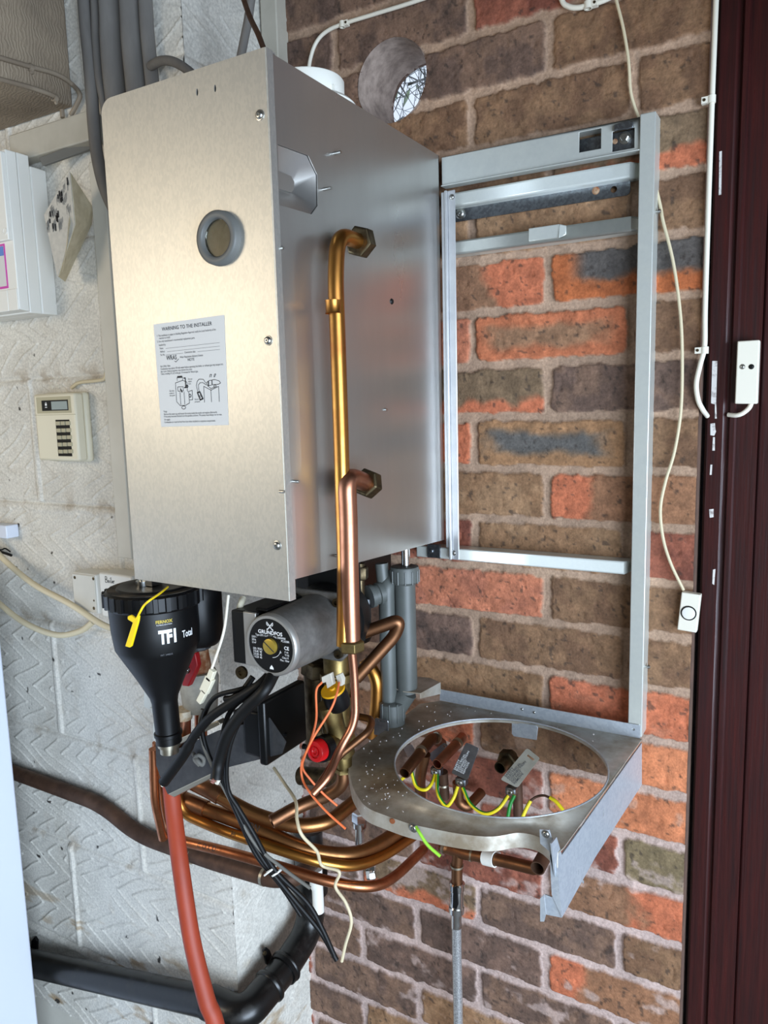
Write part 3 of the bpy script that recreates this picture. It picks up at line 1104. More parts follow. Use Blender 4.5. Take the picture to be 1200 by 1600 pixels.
hexa(bm, [V(q[1].x, -0.0285, q[2].z), V(q[1].x, -0.0285, q[1].z), V(q[1].x, -0.02, q[1].z), V(q[1].x, -0.02, q[2].z),
          V(q[1].x + .009, -0.0265, q[2].z + .003), V(q[1].x + .009, -0.0265, q[1].z - .003), V(q[1].x + .009, -0.02, q[1].z - .003), V(q[1].x + .009, -0.02, q[2].z + .003)])
part('rail_sleeve', bm, M['rail'], frame, bevel=0.001)
rail('bottom_rail', [(650, 856), (975, 873), (978, 896), (650, 872)], -0.03, 0.028, M['rail'], 0.002, squash=0.006)
bm = NB()
zt2, zb2 = at(705, 297, Y=-0.036).z, at(703, 874, Y=-0.036).z
xa, xb, xc = -0.0325, -0.0205, -0.0115
box(bm, (xa, -0.0375, zb2 + 0.018), (xa + 0.006, -0.033, zt2 - 0.001))
box(bm, (xa + 0.006, -0.0405, zb2), (xa + 0.010, -0.033, zt2))
box(bm, (xa + 0.010, -0.0365, zb2), (xc, -0.034, zt2))
part('edge_strip', bm, M['white_strip'], frame, 'pale grey vertical strip beside the boiler', bevel=0.0012)
for x, y in ((706, 308), (709, 864)):
    bm = NB()
    screw(bm, at(x, y, Y=-0.0365), (0, -1, 0), 0.0032, 0.002)
    part('strip_screw', bm, M['screw_steel'], frame, smooth=40)
bm = NB()
a, b = at(668, 850, Y=-0.033), at(684, 872, Y=-0.033)
box(bm, (a.x, -0.034, b.z), (b.x + 0.004, -0.03, a.z))
screw(bm, at(674, 861, Y=-0.034), (0, -1, 0), 0.0036, 0.002)
part('corner_tab', bm, M['rail_dark'], frame, smooth=40)
for y in (336, 1041):
    p = at(1030 if y < 500 else 1009, y, X=PX1)
    p.y = -0.018
    bm = NB()
    cyl(bm, p, p + V(0.006, 0, 0), 0.0016, 10)
    lathe(bm, p + V(0.003, 0, 0), V(1, 0, 0), [(0, 0.0034), (0.002, 0.003), (0.003, 0.001)], 12)
    part('side_screw', bm, M['screw_steel'], frame, smooth=40)

# ------------------------------------------------------------------ ring shelf under the frame
TZ = -0.886
shelf = thing('ring_shelf', 'dusty steel shelf with a big round opening, fixed at the foot of the wall frame', 'bracket', (0.1, -0.2, TZ - 0.06))
def tz(x, y, Z=TZ):
    return at(x, y, Z=Z)
RC = V(0.1100, -0.186, TZ)
RR = 0.1345
outer = [V(0.2570, -0.036, TZ), V(-0.047, -0.036, TZ), tz(655, 1100), tz(618, 1130), tz(543, 1185), tz(553, 1232), tz(572, 1262), tz(640, 1287), tz(720, 1303),
         tz(770, 1308), tz(810, 1299), tz(845, 1306), tz(872, 1332), V(0.2392, -0.335, TZ)]
chain = fillet(outer[3:13], .016, 4)
outer = outer[:3] + chain + outer[13:]
holeR = [RC + V(RR * math.cos(a), RR * math.sin(a), 0) for a in [2 * PI * k / 72 for k in range(72)]]
bm = NB()
plate(bm, outer, [holeR], V(0, 0, -0.0016))
for i in range(72):                                        # turned-up bright rim of the opening
    j = (i + 1) % 72
    bm.faces.new([bm.verts.new(q) for q in (holeR[i], holeR[j], holeR[j] + V(0, 0, -0.005), holeR[i] + V(0, 0, -0.005))])
part('shelf_plate', bm, M['tray'], shelf, smooth=25)
bm = NB()
ringp = [RC + V((RR + 0.0002) * math.cos(a), (RR + 0.0002) * math.sin(a), 0.0002) for a in [2 * PI * k / 96 for k in range(97)]]
tube(bm, ringp, 0.0011, 8)
part('opening_rim', bm, M['tray_side'], shelf, 'bright worn rim of the round opening')
bm = NB()
fl = [V(-0.048, -0.0335, -0.885), V(0.2505, -0.0335, -0.887)]
top = [V(-0.0475, -0.0335, at(690, 1077, Y=-0.0335).z), V(0.247, -0.0335, at(990, 1131, Y=-0.0335).z)]
hl = at(990, 1139, Y=-0.0335)
plate(bm, [V(-0.048, -0.0335, -0.886), V(0.254, -0.0335, -0.887), V(0.254, -0.0335, top[1].z - 0.002), V(0.252, -0.0335, top[1].z), top[0]],
      [[hl + V(0.002 * math.cos(a), 0, 0.002 * math.sin(a)) for a in [2 * PI * k / 12 for k in range(12)]]], V(0, -0.0016, 0))
part('back_flange', bm, M['tray_side'], shelf, 'clean zinc flange along the wall', smooth=0)
# front lip
bm = NB()
lipz = TZ - 0.018
pts = chain
for i in range(len(pts) - 1):
    a, b = pts[i], pts[i + 1]
    da = db_ = 0.015
    if a.x < -0.045:
        da = 0.006
    if b.x < -0.045:
        db_ = 0.006
    n = V(0, -1, 0)
    bm.faces.new([bm.verts.new(q) for q in (a, b, b + V(0.001, -0.003, -db_), a + V(0.001, -0.003, -da))])
bmesh.ops.remove_doubles(bm, verts=bm.verts, dist=1e-5)
bmesh.ops.solidify(bm, geom=list(bm.faces), thickness=0.0014)
part('front_lip', bm, M['tray'], shelf, smooth=40)
# right side cheek
sn = V(-0.29, 0.019, 0)
def cheek(x, y, dx=0.0):
    """pixel on the cheek plane, which runs from the wall at X .256 to X .238 in front"""
    p0, dr = V(0.2562, -0.044, 0), V(0.0186, 0.286, 0)
    n = V(dr.y, -dr.x, 0).normalized()
    d = Vector(RM @ np.array([(x - 600) / F_PX, -(y - 800) / F_PX, -1.0]))
    c = Vector(CAM)
    t = (p0 - c).dot(n) / d.dot(n)
    return c + d * t + n * dx
bm = NB()
ch = [cheek(*q) for q in ((1003, 1161), (1003, 1226), (930, 1340), (878, 1434), (868, 1372), (862, 1318), (870, 1308), (878, 1336))]
slotsC = []
for x, y, rw, rh in ((943, 1270, .0022, .005), (970, 1256, .0012, .003), (904, 1362, .0012, .004), (876, 1374, .0009, .003), (912, 1378, .0008, .002)):
    c = cheek(x, y)
    c2 = cheek(x + 6, y - 6)
    d = (c2 - c)
    d.z = 0
    d.normalize()
    slotsC.append([c + d * rw * math.cos(a) + V(0, 0, rh * math.sin(a)) for a in [2 * PI * k / 10 for k in range(10)]])
plate(bm, ch, slotsC, V(-0.0016, 0.0001, 0))
part('side_cheek', bm, M['tray_side'], shelf, 'clean bluish zinc side cheek', smooth=0)
# folded front tab of the cheek, with the foot lip
Yc = -0.352
bm = NB()
tab = [at(x, y, Y=Yc) for x, y in ((843, 1296), (858, 1297), (862, 1306), (864, 1372), (868, 1402), (878, 1434), (846, 1427), (844, 1402), (848, 1390), (862, 1400), (858, 1378), (857, 1340), (850, 1322), (844, 1318))]
tabA = [at(x, y, Y=Yc) for x, y in ((843, 1296), (858, 1297), (864, 1318), (866, 1372), (858, 1330), (844, 1318))]
slab(bm, tabA, V(0, 0.0015, 0))
slab(bm, [at(x, y, Y=Yc) for x, y in ((864, 1318), (872, 1372), (878, 1434), (862, 1398), (859, 1340))], V(0, 0.0015, 0))
slab(bm, [at(x, y, Y=Yc + 0.001) for x, y in ((852, 1398), (862, 1402), (868, 1396), (878, 1434), (848, 1428))], V(0, 0.0015, 0))
slab(bm, [at(x, y, Y=Yc - 0.006) for x, y in ((844, 1404), (850, 1398), (853, 1428), (850, 1440), (844, 1440))], V(0, 0.0015, 0))
part('front_tab', bm, M['tray_side'], shelf, smooth=0)
bm = NB()
screw(bm, at(853, 1303, Y=Yc), (0, -1, 0), 0.0034, 0.002)
part('tab_rivet', bm, M['screw_steel'], shelf, smooth=40)
bm = NB()
for x, y in ((816, 1108), (835, 1113)):
    p = at(x, y, Y=-0.035)
    bmesh.ops.create_uvsphere(bm, u_segments=10, v_segments=8, radius=0.0022, matrix=Matrix.Translation(p))
part('weld_nib', bm, M['screw_steel'], shelf)
bm = NB()
slab(bm, [at(x, y, Y=-0.052) for x, y in ((800, 1128), (838, 1133), (841, 1136), (839, 1156), (803, 1150), (800, 1146))], V(0, -0.0015, 0))
part('rear_tongue', bm, M['tray_side'], shelf, 'zinc tongue bent down at the rear of the opening', bevel=0.0006)
bm = NB()
p = at(646, 1293, Y=tz(646, 1288).y - 0.003)
screw(bm, p, (0, -1, 0), 0.0044, 0.003)
part('earth_screw', bm, M['screw_steel'], shelf, smooth=40)
bm = NB()
p = at(613, 1283, Y=tz(613, 1277).y - 0.003)
lathe(bm, p, V(0.2, -1, 0), [(0, 0.0034), (0.0008, 0.003), (0.0009, 0.0022)], 12)
part('lip_hole', bm, M['rust'], shelf, smooth=40)
random.seed(3)
bm = NB()
for k in range(170):                                       # plaster crumbs lying on the plate
    x, y = random.choice([(random.uniform(560, 700), random.uniform(1110, 1250)), (random.uniform(640, 990), random.uniform(1095, 1160)), (random.uniform(560, 640), random.uniform(1190, 1270))])
    p = tz(x, y)
    if (p - RC).length < RR + 0.004 or p.y > -0.042 or p.x > 0.248:
        continue
    if p.x < 0.02 - 0.35 * (p.y + 0.036) * -1 - 0.08:
        continue
    r = random.uniform(0.0004, 0.0012)
    bmesh.ops.create_icosphere(bm, subdivisions=1, radius=r, matrix=Matrix.Translation(p + V(0, 0, r * 0.9)))
cr = solo('plaster_crumbs', bm, M['paint_flake'], 'white plaster crumbs and dust scattered on the ring shelf', 'debris')
cr['kind'] = 'stuff'

# ------------------------------------------------------------------ pipes cut from the tank, hanging beside the boiler
def px(pts):
    """list of (x, y, Y) photo pixels with depth -> points"""
    return [at(x, y, Y=d) for x, y, d in pts]
def pxX(pts):
    return [at(x, y, X=d) for x, y, d in pts]

t = thing('copper_pipe', 'tall golden copper pipe with an elbow and brass nut, rising beside the boiler casing', 'pipe', at(533, 890, X=-0.013))
path = pxX([(560, 377, -0.013), (528, 366, -0.013), (524, 430, -0.013), (528, 540, -0.013), (533, 690, -0.013), (536, 800, -0.013), (539, 880, -0.013)]) + [V(-0.013, -0.352, -0.70)]
path = [path[0]] + path[1:]
bm = NB()
tube(bm, fillet(path, [0, .026, .03, .03, .03, .03, .03, .03]), 0.0088, 20, ('cap', 'cap'))
part('pipe', bm, M['copper_gold'], t)
bm = NB()
a, b = at(560, 373, X=-0.013), at(578, 379, X=-0.013)
ax = (path[0] - path[1]).normalized()
hexnut(bm, path[0] - ax * 0.003, path[0] + ax * 0.013, 0.0178, phase=0.3, bore=0.0105)
part('union_nut', bm, M['nut_old'], t, 'dull brass union nut', smooth=25, bevel=0.0008)
bm = NB()
lathe(bm, at(521, 487, X=-0.013), (path[4] - path[3]), [(-0.012, 0.0091), (-0.010, 0.0084), (0, 0.0084), (0.002, 0.0092)], 20, cap=(False, False))
part('crimp', bm, M['copper_gold'], t)

t = thing('copper_pipe', 'pinkish copper pipe with an elbow, in front of the tall golden pipe beside the boiler', 'pipe', at(548, 1010, X=-0.006))
path = pxX([(571, 754, -0.006), (541, 742, -0.006), (544, 800, -0.006), (546, 900, -0.006), (549, 1008, -0.006)])
bm = NB()
tube(bm, fillet(path, [0, .028, .03, .03, .03]), 0.0106, 20)
part('pipe', bm, M['copper'], t)
ax = (path[0] - path[1]).normalized()
bm = NB()
hexnut(bm, path[0] - ax * 0.003, path[0] + ax * 0.014, 0.0175, phase=0.3, bore=0.0125)
part('union_nut', bm, M['nut_old'], t, 'dull brass union nut', smooth=25, bevel=0.0008)
bm = NB()
hexnut(bm, path[-1] + V(0, 0, 0.006), path[-1] + V(0, 0, -0.007), 0.0155, phase=0.5)
part('compression_nut', bm, M['brass'], t, smooth=25, bevel=0.0008)
bm = NB()
thin = [path[-1]] + pxX([(554, 1060, -0.006), (556, 1128, -0.006)]) + [at(530, 1172, Y=-0.36), at(513, 1215, Y=-0.39), at(489, 1240, Y=-0.405)]
tube(bm, fillet(thin, .02), [0.0050] * 30 + [0.0046], 14)
part('thin_pipe', bm, M['copper'], t)

bm = NB()
tube(bm, fillet(px([(552, 1118, -0.27), (582, 1124, -0.28), (578, 1142, -0.30), (528, 1182, -0.34), (492, 1238, -0.385)]), .012), 0.0046, 14, ('cap', 'round'))
solo('copper_pipe', bm, M['copper_old'], 'thin dull copper pipe bent sharply, running down past the red knob', 'pipe')

bm = NB()
tube(bm, fillet(px([(536, 1000, -0.25), (625, 968, -0.22), (618, 992, -0.22), (556, 1060, -0.25)]), [0, .012, .012, 0], 8), 0.0085, 18)
solo('copper_pipe', bm, M['copper_old'], 'dull copper pipe bent into a sharp hairpin across the grey drain trap', 'pipe')
bm = NB()
tube(bm, fillet(px([(570, 1030, -0.15), (590, 1060, -0.15), (588, 1110, -0.15), (580, 1150, -0.15)]), .02), 0.0098, 18)
solo('copper_pipe', bm, M['copper_gold'], 'short golden copper pipe dropping behind the hairpin pipe', 'pipe')

# brass hydraulic group under the boiler, right of the pump
hyd = thing('brass_manifold', 'brass manifold of pipe fittings below the boiler, right of the pump', 'valve', at(520, 1160, Y=-0.27))
bm = NB()
a = at(526, 1050, Y=-0.27)
cyl(bm, V(a.x, a.y, a.z + 0.09), V(a.x, a.y, a.z - 0.12), 0.017, 20)
for dz in (0.0, -0.03, -0.07):
    lathe(bm, V(a.x, a.y, a.z + dz), V(0, 0, -1), [(0, 0.022), (0.01, 0.022)], 20)
part('body', bm, M['brass'], hyd, smooth=40)
bm = NB()
b0, b1 = at(512, 1100, Y=-0.30), at(534, 1165, Y=-0.285)
lathe(bm, b0, b1 - b0, [(0, 0.015), (0.01, 0.0155), (0.03, 0.013), (0.045, 0.012), (0.06, 0.014), (0.075, 0.014)], 20)
lathe(bm, b1, V(0.1, 0, -1), [(0, 0.010), (0.012, 0.012), (0.03, 0.010)], 20)
hexnut(bm, at(536, 1198, Y=-0.285), at(536, 1206, Y=-0.285), 0.012)
part('sensor_branch', bm, M['brass'], hyd, smooth=40)
bm = NB()
k0, k1 = at(535, 1158, Y=-0.28), at(498, 1172, Y=-0.325)
lathe(bm, k0, k1 - k0, [(-0.01, 0.015), (0.01, 0.015), (0.012, 0.013), (0.025, 0.015), (0.03, 0.014)], 22)
part('relief_valve_body', bm, M['brass'], hyd, smooth=40)
bm = NB()
hexnut(bm, at(497, 1055, Y=-0.24), at(499, 1030, Y=-0.24), 0.024)
cyl(bm, at(499, 1180, Y=-0.24), at(497, 1050, Y=-0.24), 0.020)
cyl(bm, at(470, 1212, Y=-0.24), at(526, 1216, Y=-0.24), 0.013)
part('rear_body', bm, M['nut_old'], hyd, smooth=35)
bm = NB()
hexnut(bm, at(562, 905, Y=-0.2), at(562, 885, Y=-0.2), 0.012)
cyl(bm, at(562, 935, Y=-0.2), at(562, 880, Y=-0.2), 0.007)
part('upper_union', bm, M['nut_old'], hyd, smooth=35)
# relief valve knob
dk = (k1 - k0).normalized()
bm = NB()
lathe(bm, k0 + dk * 0.03, dk, [(0, 0.0165), (0.012, 0.0165), (0.0125, 0.014)], 26)
part('knob_collar', bm, M['black_plastic'], hyd, smooth=40)
bm = NB()
kf = k0 + dk * 0.0415
lathe(bm, kf, dk, [(0, 0.0138), (0.010, 0.0136), (0.012, 0.0125), (0.0125, 0.0085), (0.0105, 0.008), (0.0105, 0.006), (0.0122, 0.0055), (0.0122, 0.0038), (0.011, 0.003), (0.012, 0.0005)], 30)
part('relief_knob', bm, M['red'], hyd, 'bright red relief valve knob', smooth=35)
# low water sensor with yellow cap
s0 = at(520, 1078, Y=-0.305)
sd = (b1 - b0).normalized() * 0.75 + V(0, 0.28, -0.4)
sd.normalize()
bm = NB()
lathe(bm, s0, sd, [(0.001, 0.0155), (0.018, 0.0165), (0.026, 0.0145)], 26)
part('sensor_body', bm, M['black_plastic'], hyd, smooth=40)
bm = NB()
lathe(bm, s0, -sd, [(-0.001, 0.0158), (0.0015, 0.0152), (0.0015, 0.004), (0.004, 0.0036), (0.004, 0.001)], 26)
part('sensor_cap', bm, M['yellow_deep'], hyd, 'amber yellow sensor cap', smooth=40)
wires = thing('sensor_leads', 'pair of orange wires plugged into the yellow sensor cap, cut ends dangling', 'wire', at(497, 1200, Y=-0.36))
for k, pts in enumerate(([(503, 1066, -0.325), (494, 1080, -0.335), (494, 1125, -0.345), (483, 1165, -0.36), (472, 1190, -0.365), (472, 1215, -0.365), (484, 1238, -0.375), (510, 1268, -0.38), (540, 1295, -0.38)],
                         [(530, 1066, -0.325), (526, 1085, -0.335), (516, 1110, -0.345), (490, 1152, -0.36), (476, 1182, -0.366), (473, 1200, -0.36), (485, 1218, -0.355), (505, 1240, -0.35), (527, 1259, -0.345)])):
    bm = NB()
    tube(bm, spline(px(pts)), 0.0014, 8)
    part('lead', bm, M['orange_wire'], wires)
for q in (((502, 1058), (516, 1052), (520, 1070), (511, 1076), (509, 1066), (503, 1068)), ((524, 1056), (531, 1053), (535, 1062), (534, 1072), (529, 1072))):
    bm = NB()
    slab(bm, [at(x, y, Y=-0.322) for x, y in q], V(0, 0.007, 0))
    part('spade_connector', bm, M['white_cable'], wires, 'milky plastic spade connector', bevel=0.0006)

# ------------------------------------------------------------------ circulation pump
PC = at(425, 1008, Y=-0.38)
pump = thing('circulation_pump', 'round grey circulation pump with a black nameplate and side terminal box, under the boiler', 'pump', PC + V(0, 0.06, -0.04))
ay = V(0, 1, 0)
bm = NB()
lathe(bm, PC, ay, [(0.0, 0.034), (0.0035, 0.0375), (0.09, 0.040), (0.098, 0.041)], 44)
part('motor_body', bm, M['motor'], pump, smooth=40)
bm = NB()
lathe(bm, PC, -ay, [(-0.004, 0.0378), (0.001, 0.0372), (0.003, 0.0355), (0.003, 0.0325), (0.0015, 0.0325)], 44, cap=(False, False))
part('motor_rim', bm, M['motor_rim'], pump, smooth=40)
bm = NB()
fy = PC.y + 0.092
sq = []
for k in range(4):
    a = PI / 4 + k * PI / 2
    for da in (-0.14, 0.14):
        sq.append(V(PC.x + 0.0555 * math.cos(a + da), fy, PC.z + 0.0555 * math.sin(a + da)))
slab(bm, sq, V(0, 0.007, 0))
part('motor_flange', bm, M['motor'], pump, bevel=0.0015)
for k in range(4):
    a = PI / 4 + k * PI / 2
    c = V(PC.x + 0.047 * math.cos(a), fy, PC.z + 0.047 * math.sin(a))
    bm = NB()
    lathe(bm, c, -ay, [(0, 0.0055), (0.006, 0.0055), (0.006, 0.003), (0.003, 0.003)], 14)
    part('flange_bolt', bm, M['nut_old'], pump, smooth=40)
bm = NB()
lathe(bm, V(PC.x, fy + 0.007, PC.z), ay, [(0, 0.046), (0.012, 0.05), (0.02, 0.05), (0.021, 0.046), (0.025, 0.046), (0.026, 0.05), (0.04, 0.05), (0.06, 0.04)], 36)
bmesh.ops.create_cube(bm, size=0.05, matrix=Matrix.Translation(V(PC.x - 0.005, fy + 0.05, PC.z + 0.045)))
part('volute', bm, M['black_rubber'], pump, smooth=35)
bm = NB()
lathe(bm, PC + V(0, -0.0012, 0), -ay, [(0, 0.0327), (0.001, 0.0327)], 44)
plate_ = part('nameplate', bm, M['black_plastic'], pump, 'round black nameplate with white lettering', smooth=40)
bm = NB()
lathe(bm, PC + V(0.001, -0.0022, 0.0), -ay, [(0, 0.0095), (0.0045, 0.0092), (0.005, 0.008)], 26)
bm2 = NB()
lathe(bm2, PC + V(0.001, -0.0022, 0.0), -ay, [(0, 0.0118), (0.0012, 0.0115), (0.0012, 0.0096)], 26, cap=(False, False))
part('plug_seat', bm2, M['black_rubber'], pump, smooth=40)
plug = part('vent_plug', bm, M['dial_brass'], pump, 'brass bleed screw', smooth=40)
bm = NB()
c = PC + V(0.001, -0.0073, 0)
d = V(1, 0, -0.75).normalized()
ribbon(bm, [c - d * 0.0085, c + d * 0.0085], 0.0014, (0, -1, 0))
part('screw_slot', bm, M['ink'], plug, smooth=0)
ny = PC.y - 0.00245
def ptext(s, x, z, size, al='LEFT', b=0.0, sx=1.0):
    text(s, size, (PC.x + x, ny, PC.z + z), (1, 0, 0), (0, 0, 1), M['ink_white'], 'nameplate_text', plate_, al, 0, None, b, sx)
ptext('GRUNDFOS', 0, 0.0135, 0.0062, 'CENTER', 0.03, 1.08)
ptext('Type UPS 15-60 AO  P/N: 59898908', 0, 0.0098, 0.0036, 'CENTER', 0, .82)
for s, x, z in (('230V~', -0.028, 0.0066), ('50Hz', -0.028, 0.0032), ('2.5uF', -0.028, -0.0002), ('PC:0208R', 0.0155, 0.0066), ('P 44', 0.020, -0.0062), ('Tf 95', 0.020, -0.0096), ('Class H', 0.016, -0.0130), ('Max. 10bar', 0.013, -0.0164)):
    ptext(s, x, z, 0.0035, sx=.85)
for k, s in enumerate(('I(A)  P(W)', '3 0.40  90', '2 0.30  65', '1 0.20  45')):
    ptext(s, -0.0265, -0.0075 - k * 0.0034, 0.0037, 'LEFT', 0.01, .85)
ptext('CE', 0.0195, -0.002, 0.0058, 'LEFT', 0.03)
bm = NB()
cc = PC + V(-0.0, -0.0024, 0.0232)
cc.y = ny
for sx in (-1, 1):
    arc = [cc + V(sx * (0.0006 + 0.0044 * math.cos(math.radians(a))) , 0, 0.0048 * math.sin(math.radians(a))) for a in (-70, -40, -10)]
    ribbon(bm, [cc + V(sx * 0.0044, 0, 0.0046), cc + V(sx * 0.0024, 0, 0.0026), cc, cc + V(-sx * 0.0022, 0, -0.0028), cc + V(-sx * 0.0044, 0, -0.0042)], 0.0014, (0, -1, 0))
    ribbon(bm, [cc + V(sx * 0.0044, 0, 0.0046), cc + V(sx * 0.0046, 0, 0.0022), cc + V(sx * 0.003, 0, 0.0006)], 0.0010, (0, -1, 0))
lo = PC + V(0.0, 0, -0.0268)
lo.y = ny
bm.faces.new([bm.verts.new(lo + V(x, 0, z)) for x, z in ((-0.003, -0.0018), (0.003, -0.0018), (0.0024, 0.0004), (0.0, 0.0034), (-0.0024, 0.0004))])
ribbon(bm, [PC + V(0.014 * math.cos(math.radians(a)) + 0.001, ny - PC.y, 0.014 * math.sin(math.radians(a))) for a in range(-85, -20, 10)], 0.0005, (0, -1, 0))
ribbon(bm, [PC + V(0.0135, ny - PC.y, -0.0045), PC + V(0.0150, ny - PC.y, -0.0066), PC + V(0.0125, ny - PC.y, -0.0068)], 0.0007, (0, -1, 0))
part('nameplate_emblem', bm, M['ink_white'], plate_, smooth=0)
# terminal box on its left
tb0, tb1 = at(362, 966, Y=-0.375), at(386, 1040, Y=-0.375)
bm = NB()
zt_, zb_ = PC.z + 0.036, PC.z - 0.032
hexa(bm, [V(tb0.x, -0.376, zt_ - 0.002), V(tb0.x, -0.376, zb_), V(PC.x - 0.022, -0.376, zb_), V(PC.x - 0.022, -0.376, zt_),
          V(tb0.x, -0.293, zt_ - 0.002), V(tb0.x, -0.293, zb_), V(PC.x - 0.022, -0.293, zb_), V(PC.x - 0.022, -0.293, zt_)])
box(bm, (PC.x - 0.03, -0.372, zt_), (PC.x - 0.012, -0.30, zt_ + 0.004))
tbx = part('terminal_box', bm, M['black_plastic'], pump, 'black terminal box', bevel=0.0025)
bm = NB()
box(bm, (tb0.x + 0.021, -0.3785, zb_ + 0.001), (PC.x - 0.024, -0.37, zt_ - 0.001))
part('box_edge', bm, M['motor_rim'], tbx, bevel=0.001)
bm = NB()
q = at(379, 1050, Y=-0.36)
lathe(bm, q, V(0.1, -1, 0), [(0, 0.008), (0.004, 0.008), (0.004, 0.0035), (0.002, 0.0035)], 18)
part('cable_clamp', bm, M['nut_old'], pump, smooth=40)

# ------------------------------------------------------------------ black control head of the diverter valve
act = thing('valve_actuator', 'square black plastic actuator box below the pump', 'actuator', at(440, 1200, Y=-0.32))
ax1 = at(413, 1098, Y=-0.36)
ax2 = at(416, 1198, Y=-0.36)
bx = (ax1.x + ax2.x) / 2
bk = at(477, 1076, X=bx)
bm = NB()
box(bm, (bx - 0.012, -0.36, ax2.z), (bx, bk.y, ax1.z))
part('lid', bm, M['black_gloss'], act, bevel=0.003)
bm = NB()
box(bm, (bx - 0.040, -0.355, ax2.z + 0.006), (bx - 0.011, bk.y - 0.006, ax1.z - 0.018))
box(bm, (bx - 0.07, -0.34, ax2.z + 0.02), (bx - 0.03, -0.29, ax1.z - 0.03))
part('case', bm, M['black_plastic'], act, bevel=0.003)
bm = NB()
lathe(bm, at(446, 1148, X=bx), V(1, 0, 0), [(0, 0.003), (0.003, 0.002)], 12)
lathe(bm, at(474, 1166, X=bx - 0.004), V(1, 0, 0), [(0, 0.004), (0.005, 0.003)], 12)
part('lid_screw', bm, M['black_gloss'], act)

# ------------------------------------------------------------------ magnetic filter
FC = V(-0.273, -0.39, 0)
fz = lambda y: at(244, y, Y=-0.39).z
filt = thing('system_filter', 'black funnel-shaped magnetic filter with white TF1 lettering, under the left end of the boiler', 'filter', (FC.x, FC.y, -0.85))
bm = NB()
lathe(bm, V(FC.x, FC.y, -0.692), V(0.035, 0.02, -1), [(-0.025, 0.0555), (0.006, 0.0552), (0.030, 0.0530), (0.036, 0.0500), (0.070, 0.0325), (0.100, 0.0182), (0.108, 0.0165), (0.148, 0.0160), (0.149, 0.018), (0.153, 0.018), (0.154, 0.0165), (0.163, 0.0165)], 48)
body = part('body', bm, M['black_plastic'], filt, smooth=45)
bm = NB()
lathe(bm, V(FC.x, FC.y, -0.645), V(0, 0, -1), [(0.002, 0.030), (0, 0.034), (0, 0.044), (0.003, 0.046), (0.003, 0.0565), (0.006, 0.0595), (0.022, 0.0595), (0.025, 0.057)], 48)
for k in range(26):
    a = 2 * PI * k / 26
    c = V(FC.x + 0.0595 * math.cos(a), FC.y + 0.0595 * math.sin(a), -0.6585)
    u = V(math.cos(a), math.sin(a), 0)
    v = V(-u.y, u.x, 0)
    hexa(bm, [c - v * .0034 - V(0, 0, .0085), c + v * .0034 - V(0, 0, .0085), c + v * .0034 + V(0, 0, .0085), c - v * .0034 + V(0, 0, .0085),
              c - v * .0026 + u * .003 - V(0, 0, .0085), c + v * .0026 + u * .003 - V(0, 0, .0085), c + v * .0026 + u * .003 + V(0, 0, .0085), c - v * .0026 + u * .003 + V(0, 0, .0085)])
cap = part('screw_cap', bm, M['black_plastic'], filt, 'ribbed black screw cap', smooth=35)
bm = NB()
lathe(bm, V(FC.x, FC.y, -0.6475), V(0, 0, -1), [(0, 0.056), (0.001, 0.056)], 40)
part('dusty_top', bm, M['dust_black'], cap, 'brown dust lying on the cap', smooth=0)
bm = NB()
box(bm, (FC.x - 0.012, FC.y - 0.006, -0.646), (FC.x + 0.004, FC.y + 0.012, -0.634))
lathe(bm, V(FC.x - 0.016, FC.y - 0.002, -0.647), V(0, 0, 1), [(0, 0.009), (0.006, 0.009), (0.006, 0.005), (0.010, 0.005)], 18)
part('bleed_valve', bm, M['screw_steel'], filt, 'chromed bleed valve on the cap', smooth=40)
bm = NB()
lathe(bm, V(FC.x + 0.0055, FC.y + 0.003, -0.853), V(0, 0, -1), [(0, 0.0145), (0.007, 0.0145), (0.008, 0.012), (0.016, 0.012)], 24)
part('outlet_collar', bm, M['solder'], filt, 'tinned outlet collar', smooth=40)
bm = NB()
hb = at(312, 965, Y=-0.34)
lathe(bm, V(hb.x, hb.y, hb.z + 0.045), V(0, 0, -1), [(0, 0.026), (0.01, 0.03), (0.07, 0.03), (0.08, 0.022)], 28)
cyl(bm, V(hb.x, hb.y, hb.z), V(FC.x, FC.y, hb.z), 0.026, 24)
part('side_branch', bm, M['black_plastic'], filt, smooth=40)
bm = NB()
ln = at(309, 1006, Y=-0.34)
lathe(bm, V(ln.x, ln.y, ln.z + 0.012), V(0, 0, -1), [(0, 0.017), (0.002, 0.0185), (0.016, 0.0185), (0.018, 0.016)], 12)
part('lock_nut', bm, M['plate_dark'], filt, smooth=25)
camdir = math.atan2(CAM[1] - FC.y, CAM[0] - FC.x)
cyc = (FC.x, FC.y)
def wraptext(s_, size, z, a0, m, n, sx, bold=0.0, r=0.0562):
    text(s_, size, (0, 0, z), (1, 0, 0), (0, 0, 1), m, n, body, 'LEFT', 0, (cyc, r, camdir + a0), bold, sx)
wraptext('TF1', 0.0222, -0.7065, 0.04, M['ink_white'], 'brand_text', 0.66, 0.09)
wraptext('Total', 0.0125, -0.7045, 0.56, M['ink_white'], 'model_text', 0.62, 0.02)
wraptext('FERNOX', 0.0054, -0.6815, -0.01, M['ink_gold'], 'maker_text', 0.95, 0.05)
wraptext('PLUMBING SOLUTIONS', 0.0019, -0.6842, 0.0, M['ink_white'], 'small_text', 0.95)
wraptext('PAT. 2448232', 0.0030, -0.7225, 0.05, M['ink_soft'], 'patent_text', 0.85, 0.0, 0.0551)
